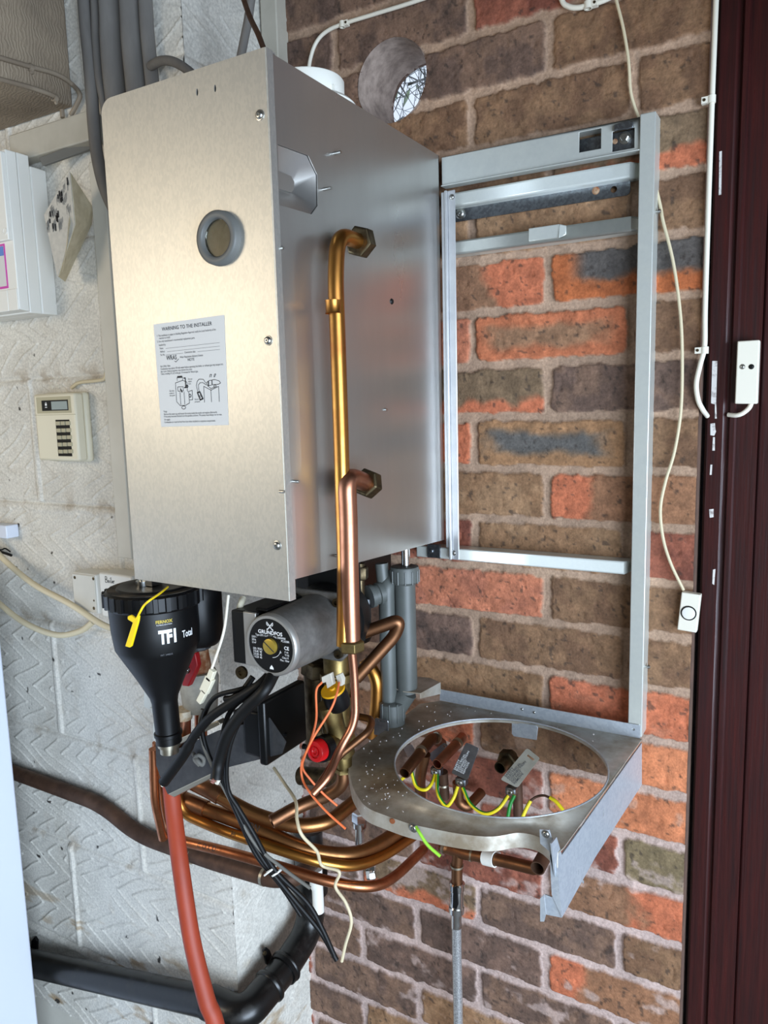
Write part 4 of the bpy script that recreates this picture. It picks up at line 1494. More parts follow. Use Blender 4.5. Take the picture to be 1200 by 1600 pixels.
# yellow seal tied through the cap
seal = thing('security_seal', 'bright yellow plastic pull-tight seal hanging on the filter cap', 'seal', at(205, 1000, Y=-0.44))
bm = NB()
tube(bm, spline([at(262, 917, Z=-0.642), at(250, 927, Z=-0.6405), at(234, 938, Z=-0.641), at(225, 946, Y=-0.462), at(219, 956, Y=-0.464), at(214, 966, Y=-0.462)]), 0.0013, 8)
part('tail', bm, M['yellow'], seal)
bm = NB()
slab(bm, [at(x, y, Y=-0.463) for x, y in ((199, 963), (204, 961), (211, 966), (217, 962), (216, 970), (205, 1010), (202, 1012), (195, 1010), (207, 973), (199, 968))], V(0, 0.003, 0))
part('flag', bm, M['yellow'], seal, bevel=0.0008)

# isolation valve behind the filter
iso = thing('isolation_valve', 'rusty lagged isolation valve with a red lever, behind the black filter', 'valve', at(312, 1112, Y=-0.31))
iv = at(310, 1050, Y=-0.31)
bm = NB()
lathe(bm, V(iv.x, iv.y, at(310, 1048, Y=-0.31).z), V(0, 0, -1), [(0, 0.024), (0.01, 0.0275), (0.055, 0.0235), (0.058, 0.015)], 24)
part('lagging', bm, M['insulation'], iso, 'grubby grey insulation jacket', smooth=40)
bm = NB()
lathe(bm, V(iv.x, iv.y, at(310, 1008, Y=-0.31).z), V(0, 0, -1), [(0, 0.014), (0.012, 0.016), (0.03, 0.018), (0.05, 0.015)], 20)
part('valve_body', bm, M['rust'], iso, 'rusty valve body with white crust', smooth=40)
bm = NB()
slab(bm, [at(x, y, Y=-0.345) for x, y in ((294, 1026), (304, 1020), (308, 1040), (303, 1054), (299, 1062), (294, 1073), (284, 1072), (285, 1058), (291, 1052))], V(0, 0.009, 0))
lev = part('lever', bm, M['red_dark'], iso, 'red lever handle', bevel=0.0015)
bm = NB()
screw(bm, at(292, 1046, Y=-0.346), V(0.2, -1, 0), 0.0045, 0.004)
part('lever_screw', bm, M['chrome'], lev, smooth=40)
bm = NB()
cyl(bm, at(314, 1108, Y=-0.31), at(314, 1150, Y=-0.31), 0.0088)
part('tail_pipe', bm, M['copper_bright'], iso)

bm = NB()
cyl(bm, at(286, 1112, Y=-0.335), at(286, 1180, Y=-0.335), 0.0108)
t = thing('copper_pipe', 'short copper pipe with white sealing tape, right of the filter outlet', 'pipe', at(286, 1180, Y=-0.335))
part('pipe', bm, M['copper'], t)
bm = NB()
cyl(bm, at(286, 1108, Y=-0.335), at(286, 1122, Y=-0.335), 0.0125)
part('sealing_tape', bm, M['ptfe'], t, 'yellowed white sealing tape', smooth=40)

# dark bracket plate carrying the valves
br = thing('valve_bracket', 'dark grey bracket plate below the filter with a folded top edge', 'bracket', at(300, 1240, Y=-0.35))
bm = NB()
Yb = -0.352
slab(bm, [at(x, y, Y=Yb) for x, y in ((243, 1160), (258, 1150), (274, 1172), (340, 1142), (420, 1122), (446, 1160), (440, 1178), (352, 1200), (335, 1206), (262, 1241), (252, 1218), (244, 1196))], V(0, 0.002, 0))
part('bracket_plate', bm, M['plate_dark'], br, smooth=0)
bm = NB()
slab(bm, [at(x, y, Y=Yb - 0.001) for x, y in ((262, 1164), (268, 1160), (340, 1126), (344, 1132), (276, 1166), (272, 1170))], V(0, 0.012, 0.0))
slab(bm, [at(x, y, Y=Yb - 0.001) for x, y in ((262, 1241), (335, 1206), (345, 1203), (345, 1209), (272, 1246))], V(0, 0.014, 0.0))
part('folded_edge', bm, M['solder'], br, 'paler folded edge', bevel=0.001)
bm = NB()
slab(bm, [at(x, y, Y=Yb - 0.002) for x, y in ((239, 1130), (246, 1128), (250, 1134), (250, 1156), (244, 1160), (239, 1156))], V(0, 0.002, 0))
slab(bm, [at(x, y, Y=-0.3) for x, y in ((225, 1068), (240, 1068), (246, 1110), (240, 1112), (225, 1104))], V(0, 0.002, 0))
slab(bm, [at(x, y, Y=-0.302) for x, y in ((234, 1106), (246, 1108), (246, 1118), (236, 1114))], V(0, 0.002, 0))
part('side_tab', bm, M['rail'], br, 'zinc tab at the left', smooth=0)
bm = NB()
tube(bm, spline(px([(302, 1178, -0.356), (308, 1188, -0.362), (316, 1195, -0.358), (318, 1186, -0.356), (310, 1180, -0.36), (304, 1186, -0.36), (312, 1196, -0.357)])), 0.0028, 10)
part('cable_grommet', bm, M['dust_grey'], br, 'grey plastic cable loop')

bm = NB()
box(bm, (-0.215, -0.175, -0.715), (-0.118, -0.05, -0.633))  # black filler added to stand in for the darkness behind the pump
cyl(bm, V(-0.15, -0.12, -0.70), V(-0.15, -0.12, -0.78), 0.028)
solo('shade_block', bm, M['black_plastic'], 'black block added under the boiler to darken the space behind the pump', 'shade block', bevel=0.006)

# ------------------------------------------------------------------ condensate trap
trap = thing('condensate_trap', 'grey plastic condensate drain trap with two upright tubes, hanging below the boiler', 'drain trap', at(620, 1128, Y=-0.13))
ty = -0.13
tA, tB = at(636, 900, Y=ty), at(633, 1078, Y=ty)
tx = (tA.x + tB.x) / 2
zt_ = lambda y: at(633, y, Y=ty).z
bm = NB()
cyl(bm, V(tx, ty, zt_(908)), V(tx, ty, zt_(1080)), 0.0148, 28)
lathe(bm, V(tx, ty, zt_(1080)), V(-0.62, -0.15, -1), [(0, 0.0146), (0.03, 0.0146)], 24)
part('main_tube', bm, M['grey_plastic'], trap, smooth=40)
bm = NB()
lathe(bm, V(tx, ty, zt_(884)), V(0, 0, -1), [(0.001, 0.009), (0, 0.016), (0.001, 0.0195), (0.003, 0.0203), (0.022, 0.0203), (0.024, 0.018), (0.026, 0.016)], 32)
for k in range(12):
    a = 2 * PI * k / 12
    c = V(tx + 0.0203 * math.cos(a), ty + 0.0203 * math.sin(a), zt_(900))
    cyl(bm, c + V(0, 0, 0.009), c - V(0, 0, 0.009), 0.0011, 6)
part('top_nut', bm, M['grey_plastic'], trap, smooth=30)
bm = NB()
x2 = at(606, 1000, Y=ty - 0.012).x
y2 = ty - 0.012
z2 = lambda y: at(609, y, Y=y2).z
tube(bm, fillet([V(x2 + 0.001, y2 + 0.02, z2(905)), V(x2, y2, z2(915)), V(x2, y2, z2(1112))], .01), 0.0118, 24)
part('side_tube', bm, M['grey_plastic'], trap)
bm = NB()
lathe(bm, V(x2 + 0.004, y2, z2(1094)), V(0, 0, -1), [(0, 0.016), (0.002, 0.0195), (0.003, 0.0185), (0.036, 0.0185), (0.038, 0.016)], 28)
for k in range(10):
    a = 2 * PI * k / 10
    c = V(x2 + 0.004 + 0.0186 * math.cos(a), y2 + 0.0186 * math.sin(a), z2(1108))
    cyl(bm, c + V(0, 0, 0.014), c - V(0, 0, 0.014), 0.0010, 6)
part('bottom_nut', bm, M['grey_plastic'], trap, smooth=30)
bm = NB()
e0 = at(584, 925, Y=-0.15)
lathe(bm, e0 + V(0, -0.012, -0.004), V(0.55, 0.8, 0.15), [(0, 0.0165), (0.006, 0.0165), (0.007, 0.0145), (0.012, 0.0145), (0.013, 0.0165), (0.020, 0.0165), (0.021, 0.011)], 26)
tube(bm, fillet([e0 + V(0.004, 0.004, 0), at(600, 918, Y=-0.14), at(596, 880, Y=-0.14)], .012), 0.0095, 18)
part('elbow', bm, M['grey_plastic'], trap, smooth=40)
bm = NB()
cyl(bm, V(tx + 0.002, ty, zt_(890)), V(tx + 0.002, ty, zt_(846)), 0.0062, 18)
part('spigot', bm, M['chrome'], trap, 'shiny steel outlet spigot')
bm = NB()
hs = spline(px([(576, 935, -0.155), (566, 965, -0.16), (556, 990, -0.165), (548, 1010, -0.17)]))
tube(bm, hs, [0.0075 + 0.0009 * (k % 2) for k in range(60)], 16)
solo('corrugated_hose', bm, M['rail_dark'], 'short ribbed grey hose from the drain trap elbow, behind the pinkish pipe', 'hose')
bm = NB()
Zc = at(650, 1068, Y=-0.11).z
pl = [at(607, 1072, Z=Zc), at(630, 1080, Z=Zc), at(656, 1083, Z=Zc), at(687, 1066, Z=Zc), at(672, 1059, Z=Zc), at(640, 1056, Z=Zc)]
hole_ = [V(tx + 0.0035 + 0.019 * math.cos(a), ty + 0.0025 + 0.0185 * math.sin(a), Zc) for a in [2 * PI * k / 20 for k in range(20)]]
slab(bm, pl, V(0, 0, -0.0014))
a, b = pl[2], pl[3]
slab(bm, [a, b, b + V(0, 0, -0.018), a + V(0, 0, -0.008)], V(0.0012, 0.0006, 0))
solo('trap_bracket', bm, M['tray'], 'small dusty steel bracket holding the grey drain trap above the ring shelf', 'bracket', smooth=20)

# ------------------------------------------------------------------ copper pipes below
def pipe(pts, r, m, label, fil=.03, ends=('cap', 'cap'), seg=18):
    bm = NB()
    tube(bm, fillet(px(pts), fil), r, seg, ends)
    return solo('copper_pipe', bm, m, label, 'pipe')
def collars(parent_pts):
    pass
p1 = thing('copper_pipe', 'uppermost thick golden pipe sweeping right from the bracket, with a soldered elbow', 'pipe', at(400, 1290, Y=-0.27))
bm = NB()
tube(bm, fillet(px([(298, 1200, -0.285), (302, 1222, -0.285), (330, 1236, -0.285), (400, 1276, -0.27), (470, 1292, -0.25), (515, 1285, -0.22), (566, 1243, -0.14)]), [0, .008, .03, .05, .04, .04, 0]), 0.0106, 20)
part('pipe', bm, M['copper_tan'], p1)
bm = NB()
q = px([(296, 1206, -0.285), (301, 1221, -0.285), (329, 1235, -0.285), (344, 1244, -0.282)])
tube(bm, fillet(q, .006), 0.0122, 20)
part('elbow_fitting', bm, M['copper_old'], p1)
p2 = thing('copper_pipe', 'second thick golden pipe from the top, with ON penned on it', 'pipe', at(470, 1330, Y=-0.26))
bm = NB()
P2 = px([(277, 1225, -0.292), (282, 1248, -0.292), (310, 1260, -0.29), (400, 1293, -0.275), (480, 1330, -0.255), (545, 1338, -0.215), (590, 1322, -0.16), (652, 1278, -0.07)])
tube(bm, fillet(P2, [0, .008, .03, .05, .05, .05, .04, 0]), 0.0106, 20)
part('pipe', bm, M['copper_tan'], p2)
bm = NB()
q = px([(277, 1228, -0.292), (281, 1247, -0.292), (309, 1259, -0.29), (322, 1264, -0.288)])
tube(bm, fillet(q, .006), 0.0122, 20)
part('elbow_fitting', bm, M['copper_old'], p2)
p3 = thing('copper_pipe', 'slim bright golden pipe with H penned on it, third from the top', 'pipe', at(470, 1350, Y=-0.27))
bm = NB()
P3 = px([(268, 1205, -0.305), (275, 1240, -0.305), (288, 1272, -0.302), (345, 1297, -0.295), (420, 1322, -0.285), (500, 1348, -0.26), (556, 1355, -0.22), (600, 1338, -0.16), (658, 1298, -0.07)])
tube(bm, fillet(P3, [0, .02, .02, .05, .05, .05, .05, .04, 0]), 0.0076, 18)
part('pipe', bm, M['copper_gold'], p3)
p4 = thing('copper_pipe', 'slim bright copper pipe with COLD penned on it, lowest of the sweeping pipes', 'pipe', at(500, 1380, Y=-0.25))
bm = NB()
P4 = px([(246, 1160, -0.300), (247, 1230, -0.300), (253, 1290, -0.295), (280, 1313, -0.29), (360, 1332, -0.28), (440, 1355, -0.265), (520, 1380, -0.24), (585, 1388, -0.205), (618, 1370, -0.15), (662, 1327, -0.06)])
tube(bm, fillet(P4, [0, .02, .03, .03, .05, .05, .05, .05, .04, 0]), 0.0076, 18)
part('pipe', bm, M['copper_bright'], p4)
def pen(par, s, x0, y0, x1, y1, Y, size, r):
    a, b = at(x0, y0, Y=Y), at(x1, y1, Y=Y)
    xd = (b - a).normalized()
    n = (Vector(CAM) - a).normalized()
    n = (n - xd * n.dot(xd)).normalized()
    yd = n.cross(xd)
    off = n * (r + 0.0012)
    o = at(x0, y0, Y=Y)
    return text(s, size, o + off - yd * size * 0.36, xd, yd, M['ink'], 'pen_marking', par, 'LEFT', 0, None, 0.0, 1.0)
pen(p4, 'C O L D', 314, 1321, 348, 1329, -0.286, 0.0105, 0.0076)
pen(p3, 'H', 366, 1304, 380, 1309, -0.292, 0.0095, 0.0076)
pen(p2, 'ON', 394, 1291, 410, 1297, -0.276, 0.0130, 0.0106)
pipe([(240, 1170, -0.33), (242, 1250, -0.33), (255, 1310, -0.31)], 0.0068, M['copper_bright'], 'bright upright copper pipe left of the orange hose', .02)
pipe([(535, 1190, -0.285), (537, 1225, -0.285), (515, 1242, -0.29), (470, 1258, -0.31), (424, 1284, -0.345)], 0.0088, M['copper_old'], 'cut copper pipe with its open end pointing left over the golden pipes', .022, ('cap', 'open'))
bm = NB()
BP = px([(-60, 1178, -0.218), (25, 1208, -0.218), (160, 1257, -0.218), (215, 1304, -0.218), (330, 1345, -0.218), (425, 1373, -0.218), (462, 1372, -0.2), (500, 1335, -0.05)])
tube(bm, fillet(BP, [0, .03, .05, .05, .03, .01, .02, 0]), 0.0132, 20)
bp = solo('copper_pipe', bm, M['copper_brown'], 'long dark brown copper pipe with a step, running along the white block wall', 'pipe')
bp['label'] = 'long dark brown copper pipe with a step, running along the white block wall'
for x, y in ((298, 1335), (412, 1369)):
    bm = NB()
    a = at(x, y, Y=-0.218)
    b = at(x + 4, y + 1.2, Y=-0.218)
    cyl(bm, a, b, 0.0142, 20)
    part('solder_ring', bm, M['solder'], bp)

# ------------------------------------------------------------------ black waste pipe with elbows
soil = thing('waste_pipe', 'thick black plastic waste pipe running along the white wall and round the pier corner', 'pipe', at(350, 1580, Y=-0.245))
bm = NB()
SP = px([(-60, 1478, -0.238), (55, 1506, -0.238), (335, 1568, -0.238)])
tube(bm, fillet(SP, .01), 0.0240, 28)
part('straight_pipe', bm, M['soil_black'], soil)
corner = [SP[-1] + V(0.004, 0, 0.001), V(-0.305, -0.238, SP[-1].z + 0.006)]
e1 = at(392, 1558, X=-0.305)
cpt = V(-0.306, -0.236, SP[-1].z - 0.002)
up0 = at(446, 1511, X=-0.300)
up1 = at(468, 1470, X=-0.305)
bm = NB()
tube(bm, fillet([SP[-1] - V(0.012, 0, 0.002), cpt, cpt.lerp(up0, 0.62)], .045, 10), 0.0268, 28)
part('corner_elbow', bm, M['soil_black'], soil)
bm = NB()
vz = at(472, 1330, X=-0.305)
tube(bm, fillet([cpt.lerp(up0, 0.45), up0, V(-0.303, -0.052, up0.z + 0.02), V(-0.305, -0.046, vz.z + 0.03)], [0, .01, .05, 0], 10), 0.0250, 28)
part('rising_bend', bm, M['soil_black'], soil)
bm = NB()
for t0, t1 in ((0.56, 0.66), (0.98, 1.06)):
    a, b = cpt.lerp(up0, t0), cpt.lerp(up0, t1)
    lathe(bm, a, b - a, [(0, 0.0272), (0.003, 0.0295), ((b - a).length - 0.003, 0.0295), ((b - a).length, 0.0272)], 28)
    part('socket_ring', bm, M['soil_black'], soil, smooth=40)
    bm = NB()
bm.free()
bm = NB()
lathe(bm, V(-0.305, -0.046, at(470, 1408, X=-0.305).z), V(0, 0, 1), [(0, 0.0305), (0.035, 0.031), (0.037, 0.028)], 28)
part('upper_socket', bm, M['soil_black'], soil, smooth=40)
clip = thing('pipe_clip', 'black pipe clip screwed to the pier, round the rising waste pipe', 'clip', at(425, 1500, X=-0.335))
bm = NB()
slab(bm, [at(x, y, X=-0.336) for x, y in ((409, 1484), (414, 1479), (419, 1483), (424, 1496), (436, 1502), (430, 1514), (414, 1506))], V(0.004, 0, 0))
part('bracket_foot', bm, M['black_plastic'], clip, bevel=0.001)
bm = NB()
a = cpt.lerp(up0, 1.12)
d = (up0 - cpt).normalized()
lathe(bm, cpt.lerp(up0, 0.92), d, [(0, 0.0260), (0, 0.0280), (0.014, 0.0280), (0.014, 0.0260)], 30, cap=(False, False))
part('strap', bm, M['black_plastic'], clip, smooth=40)
bm = NB()
lathe(bm, at(413, 1489, X=-0.3315), V(1, -0.2, 0), [(0, 0.004), (0.003, 0.003)], 12)
part('clip_screw', bm, M['nut_old'], clip)
bm = NB()
slab(bm, [at(x, y, Y=-0.202) for x, y in ((52, 1468), (57, 1462), (61, 1468), (60, 1490), (50, 1492))], V(0, -0.005, 0))
solo('pipe_clip', bm, M['black_plastic'], 'black pipe clip lug above the waste pipe at the left, beside the appliance', 'clip', bevel=0.001)

# white overflow pipe end, orange hose
t = thing('overflow_pipe', 'short white plastic overflow pipe with a collar, ending beside the black waste pipe', 'pipe', at(497, 1424, Y=-0.1))
bm = NB()
cyl(bm, at(494.5, 1358, Y=-0.1), at(498, 1424, Y=-0.1), 0.0096, 22)
part('pipe', bm, M['white_plastic'], t)
bm = NB()
a, b = at(494, 1372, Y=-0.1), at(495, 1394, Y=-0.1)
lathe(bm, a, b - a, [(-0.012, 0.0108), (0.012, 0.0115), (0.018, 0.0096)], 22)
part('collar', bm, M['white_plastic'], t)
bm = NB()
tube(bm, spline(px([(267, 1226, -0.337), (272, 1275, -0.348), (283, 1360, -0.37), (300, 1470, -0.385), (322, 1560, -0.39), (345, 1640, -0.39)]) + [V(-0.165, -0.39, -1.6), V(-0.15, -0.41, FLOOR + 0.002)]), 0.0116, 20)
solo('orange_hose', bm, M['orange_hose'], 'orange-red rubber hose hanging from below the filter to the floor', 'hose')

# ------------------------------------------------------------------ tee, gas tail and braided hose on the brick wall
tee = thing('copper_pipe', 'wall-hugging copper tee below the ring shelf with a cut open end at the right', 'pipe', at(760, 1360, Y=-0.05))
bm = NB()
cyl(bm, *px([(690, 1322, -0.04), (722, 1332, -0.045)]), 0.0098)
cyl(bm, *px([(722, 1332, -0.045), (738, 1336, -0.047)]), 0.0098)
tube(bm, fillet(px([(716, 1330, -0.045), (714, 1352, -0.045), (714, 1395, -0.045)]), .001), 0.0088)
tube(bm, fillet(px([(735, 1335, -0.046), (790, 1346, -0.055), (838, 1358, -0.062), (850, 1336, -0.035)]), [0, .01, .006, 0]), 0.0092)
part('pipework', bm, M['copper_old'], tee)
bm = NB()
a, b = px([(852, 1335, -0.05), (840, 1357, -0.085)])
tube(bm, [a, b], 0.0105, 20, ('cap', 'open'))
part('cut_end', bm, M['copper_brown'], tee, 'dark cut end of the pipe')
for x, y, x1, y1 in ((736, 1335, 739, 1336), (714, 1351, 714, 1354), (692, 1323, 695, 1324)):
    bm = NB()
    cyl(bm, *px([(x, y, -0.046), (x1, y1, -0.046)]), 0.0106)
    part('solder_ring', bm, M['solder'], tee)
bm = NB()
a, b = px([(757, 1339, -0.05), (774, 1343, -0.053)])
ca = [a.lerp(b, k) for k in (0, 1)]
d = (b - a).normalized()
lathe(bm, a, d, [(0, 0.0098), (0, 0.0118), ((b - a).length, 0.0118), ((b - a).length, 0.0098)], 20, cap=(False, False))
tube(bm, spline(px([(772, 1330, -0.045), (780, 1334, -0.03), (778, 1342, -0.02), (770, 1338, -0.02)])), 0.0026, 8)
solo('pipe_clip', bm, M['white_plastic'], 'white plastic pipe clip on the copper tee below the shelf', 'clip', smooth=40)
v0 = thing('isolating_valve', 'chromed isolating valve with a black slot, below the copper tee', 'valve', at(713, 1448, Y=-0.045))
a, b = px([(714, 1378, -0.045), (713, 1448, -0.045)])
L = (b - a).length
bm = NB()
lathe(bm, a, b - a, [(0, 0.0105), (0.002, 0.0125), (0.012, 0.0125), (0.014, 0.0105), (0.02, 0.0112), (0.04, 0.0112), (0.042, 0.0125), (0.052, 0.0125), (0.054, 0.009), (L, 0.0085)], 20)
part('body', bm, M['chrome'], v0, smooth=30)
bm = NB()
q0 = at(713, 1384, Y=-0.0575)
slab(bm, [at(x, y, Y=-0.0575) for x, y in ((709, 1386), (716, 1384), (717, 1412), (714, 1420), (708, 1416))], V(0, -0.003, 0))
part('slot_lever', bm, M['black_rubber'], v0, 'black turning slot', bevel=0.001)
bm = NB()
hp = px([(713, 1430, -0.045), (714, 1500, -0.045), (716, 1600, -0.05), (717, 1700, -0.06)]) + [V(-0.02, -0.08, -1.7), V(-0.02, -0.10, FLOOR + 0.002)]
tube(bm, spline(hp, 14), 0.0076, 20)
hose = solo('braided_hose', bm, M['steel_braid'], 'steel braided flexible hose hanging from the chromed isolating valve', 'hose')
bm = NB()
cyl(bm, *px([(713, 1426, -0.045), (713.6, 1444, -0.045)]), 0.0086)
part('ferrule', bm, M['chrome'], hose)
bm = NB()
cyl(bm, *px([(561, 1268, -0.12), (563, 1345, -0.12)]), 0.007)
hexnut(bm, *px([(562, 1268, -0.12), (562, 1284, -0.12)]), 0.0125)
lathe(bm, at(562, 1284, Y=-0.12), V(0, 0, -1), [(0, 0.011), (0.008, 0.011), (0.01, 0.008)], 18)
solo('tap_connector', bm, M['chrome'], 'chromed pipe connector standing behind the golden pipes, left of the ring shelf', 'fitting', smooth=30)
bm = NB()
hexnut(bm, *px([(579, 1358, -0.02), (581, 1374, -0.025)]), 0.009)
lathe(bm, at(580, 1355, Y=-0.02), V(0, -1, 0.2), [(0, 0.01), (0.004, 0.009)], 9)
solo('drain_plug', bm, M['chrome'], 'small dirty chrome drain plug on the brick wall above the lowest pipe', 'fitting', smooth=30)

# ------------------------------------------------------------------ valve tails seen through the ring
def tail(pts, r, m, label, ends=('cap', 'open'), fil=.012):
    bm = NB()
    tube(bm, fillet(px(pts), fil), r, 18, ends)
    return solo('pipe_tail', bm, m, label, 'pipe')
def ringed(o, spots, r):
    for a, b in spots:
        bm = NB()
        cyl(bm, at(*a[:2], Y=a[2]), at(*b[:2], Y=b[2]), r, 18)
        part('solder_ring', bm, M['solder'], o)
t = tail([(690, 1162, -0.02), (676, 1152, -0.06), (632, 1208, -0.155)], 0.0083, M['copper_old'], 'leftmost open copper pipe end seen through the ring')
ringed(t, [((684, 1153, -.05), (681, 1153, -.054)), ((659, 1172, -.098), (657, 1175, -.103))], 0.0092)
bm = NB()
tube(bm, fillet(px([(664, 1178, -0.09), (656, 1215, -0.085), (657, 1248, -0.05)]), .02), 0.0086, 18)
solo('pipe_tail', bm, M['copper_old'], 'drooping copper pipe below the leftmost open pipe end inside the ring', 'pipe')
t = tail([(722, 1152, -0.02), (716, 1160, -0.05), (683, 1194, -0.115)], 0.0078, M['copper'], 'open copper pipe end with an orange glint inside, between two metal tags')
ringed(t, [((716, 1160, -.05), (713, 1163, -.056))], 0.0086)
bm = NB()
cyl(bm, *px([(692, 1206, -0.07), (695, 1246, -0.06)]), 0.0075)
o_ = solo('pipe_tail', bm, M['copper_brown'], 'short upright copper pipe under the first earth clamp inside the ring', 'pipe')
ringed(o_, [((692.8, 1225, -.066), (693, 1228, -.066))], 0.0083)
bm = NB()
tube(bm, fillet(px([(715, 1222, -0.07), (717, 1254, -0.065), (730, 1262, -0.06), (752, 1238, -0.02)]), .012), 0.0078, 18)
solo('pipe_tail', bm, M['copper_old'], 'copper pipe with a tight elbow under the second earth clamp inside the ring', 'pipe')
bm = NB()
cyl(bm, *px([(808, 1216, -0.05), (811, 1300, -0.045)]), 0.0075)
solo('pipe_tail', bm, M['copper_brown'], 'upright brown copper pipe below the rightmost metal tag inside the ring', 'pipe')
t = thing('pipe_tail', 'stubby open pipe end in a dark hexagon nut, centre of the ring', 'pipe', at(790, 1200, Y=-0.09))
a, b = px([(800, 1180, -0.045), (781, 1200, -0.085)])
bm = NB()
tube(bm, [a, b], 0.0088, 18, ('cap', 'open'))
part('pipe', bm, M['nut_old'], t)
bm = NB()
d = (b - a).normalized()
hexnut(bm, a + d * 0.006, a + d * 0.022, 0.0155, phase=0.2)
part('hexagon_nut', bm, M['nut_old'], t, smooth=25, bevel=0.0006)

def tag(quad, Y, slot, label, m, lines=True):
    t = thing('metal_tag', label, 'tag', at(*quad[3], Y=Y), 'stamped earthing tags on the pipe ends')
    c = [at(x, y, Y=Y) for x, y in quad]
    # rounded corners
    out = []
    for i in range(4):
        p, a, b = c[i], c[i - 1], c[(i + 1) % 4]
        for k in (0.0, .5, 1.0):
            s, e = p + (a - p).normalized() * 0.003, p + (b - p).normalized() * 0.003
            out.append(s * (1 - k) ** 2 + p * 2 * k * (1 - k) + e * k * k)
    holes = []
    if slot:
        q = lambda u, v: (c[0].lerp(c[1], u)).lerp(c[3].lerp(c[2], u), v)
        holes = [[q(.28, .1), q(.8, .1), q(.8, .16), q(.28, .16)]]
    bm = NB()
    plate(bm, out, holes, V(0.0006, 0.0008, 0))
    part('plate', bm, m, t, smooth=0)
    ob = bpy.data.objects[-1] if False else None
    if lines:
        xd, yd = (c[1] - c[0]).normalized(), (c[0] - c[3]).normalized()
        up = (c[3] - c[0])
        n = xd.cross(yd)
        o0 = c[3]
        wl = (c[0] - c[3]).length
        ww = (c[1] - c[0]).length
        for k, s in enumerate(('SAFETY', 'ELECTRICAL', 'CONNECTION', 'DO NOT', 'REMOVE')):
            text(s, ww * 0.19, c[0] + (c[3] - c[0]) * 0.86 + xd * (ww * (0.1 + 0.175 * k) + ww * 0.1) - V(0.0006, 0.0008, 0), (c[0] - c[3]), -xd, M['ink_soft'] if m is M['tag_white'] else M['ink_white'], 'stamped_text', t, 'LEFT', 0, None, 0.02, 1.5)
    return t
tag(((629, 1166), (643, 1163), (649, 1176), (637, 1184)), -0.10, False, 'small stamped metal tag behind the leftmost open pipe end', M['aluminium'], False)
tag(((694, 1160), (700, 1166), (680, 1196), (668, 1180)), -0.06, True, 'stamped metal tag half hidden by the open pipe end with the orange glint', M['aluminium'], False)
tag(((728, 1160), (748, 1169), (730, 1219), (705, 1208)), -0.105, False, 'grey stamped metal tag left of centre inside the ring', M['aluminium'])
tag(((823, 1169), (843, 1185), (808, 1231), (782, 1218)), -0.105, True, 'pale slotted metal tag, rightmost inside the ring', M['tag_white'])
tag(((586, 1121), (606, 1126), (606, 1150), (584, 1148)), -0.17, True, 'stamped metal tag below the grey drain trap, left of the ring shelf', M['aluminium'], False)
def clamp(x, y, Y, label):
    t = thing('earth_clamp', label, 'clamp', at(x, y + 8, Y=Y), 'earth clamps on the pipe tails')
    bm = NB()
    a, b = at(x - 8, y - 7, Y=Y), at(x + 8, y + 8, Y=Y)
    box(bm, (a.x, Y, b.z), (b.x, Y + 0.012, a.z))
    part('clamp_body', bm, M['rail_dark'], t, bevel=0.0015)
    bm = NB()
    screw(bm, at(x, y, Y=Y), (0, -1, 0), 0.0045, 0.004)
    part('clamp_screw', bm, M['screw_steel'], t, smooth=40)
clamp(680, 1206, -0.085, 'earth clamp under the open pipe end with the orange glint')
clamp(719, 1222, -0.105, 'earth clamp at the foot of the grey metal tag')
clamp(797, 1237, -0.1, 'earth clamp at the foot of the pale slotted tag')

def earth_wire(pts, label, r=0.0026, phase=0.0, name='earth_wire', bare=None):
    t = thing(name, label, 'wire', px(pts)[len(pts) // 2])
    sp = spline(px(pts), 8)
    bm = NB()
    tube(bm, sp, r, 12)
    for f in bm.faces:
        f.material_index = 0
    bm.verts.ensure_lookup_table()
    # two-colour sleeve: one side of the tube is green, the other yellow
    nv = len(sp)
    for f in bm.faces:
        idx = [v.index for v in f.verts]
    seg = 12
    bm.verts.index_update()
    for f in bm.faces:
        ks = sorted(v.index % seg for v in f.verts)
        k = ks[0] if not (ks[0] == 0 and ks[-1] == seg - 1) else seg - 1
        f.material_index = 1 if ((k + phase) % seg) < 6 else 0
    o = finish_mesh('sleeve', bm, [M['green'], M['earth_yellow']], t)
    return t
earth_wire([(616, 1221, -0.11), (625, 1219, -0.11), (634, 1212, -0.11)], 'stub of green and yellow earth wire at the left edge of the ring', phase=3)
earth_wire([(643, 1206, -0.12), (650, 1228, -0.125), (664, 1234, -0.125), (674, 1225, -0.115), (679, 1211, -0.1)], 'first looping green and yellow earth wire from the left inside the ring', phase=3)
earth_wire([(683, 1211, -0.1), (684, 1240, -0.125), (697, 1259, -0.13), (708, 1248, -0.125), (715, 1229, -0.115)], 'second looping green and yellow earth wire from the left inside the ring', phase=3)
earth_wire([(723, 1231, -0.115), (735, 1256, -0.125), (757, 1271, -0.13), (778, 1264, -0.125), (794, 1243, -0.11)], 'widest looping green and yellow earth wire, centre of the ring', phase=2)
earth_wire([(804, 1242, -0.11), (797, 1258, -0.115), (793, 1280, -0.12)], 'green earth wire dropping from the rightmost earth clamp', phase=2)
t = earth_wire([(815, 1280, -0.11), (822, 1264, -0.105), (829, 1251, -0.10)], 'earth wire with a stripped bare copper middle, right side of the ring', phase=3)
bm = NB()
tube(bm, spline(px([(828, 1252, -0.10), (838, 1245, -0.095), (850, 1243, -0.095), (860, 1247, -0.095)])), 0.0017, 8)
part('bare_copper', bm, M['copper_brown'], t, 'stripped copper core')
sp = spline(px([(859, 1246, -0.095), (868, 1252, -0.097), (880, 1266, -0.1)]), 8)
bm = NB()
tube(bm, sp, 0.0026, 12)
part('yellow_sleeve', bm, M['earth_yellow'], t)
bm = NB()
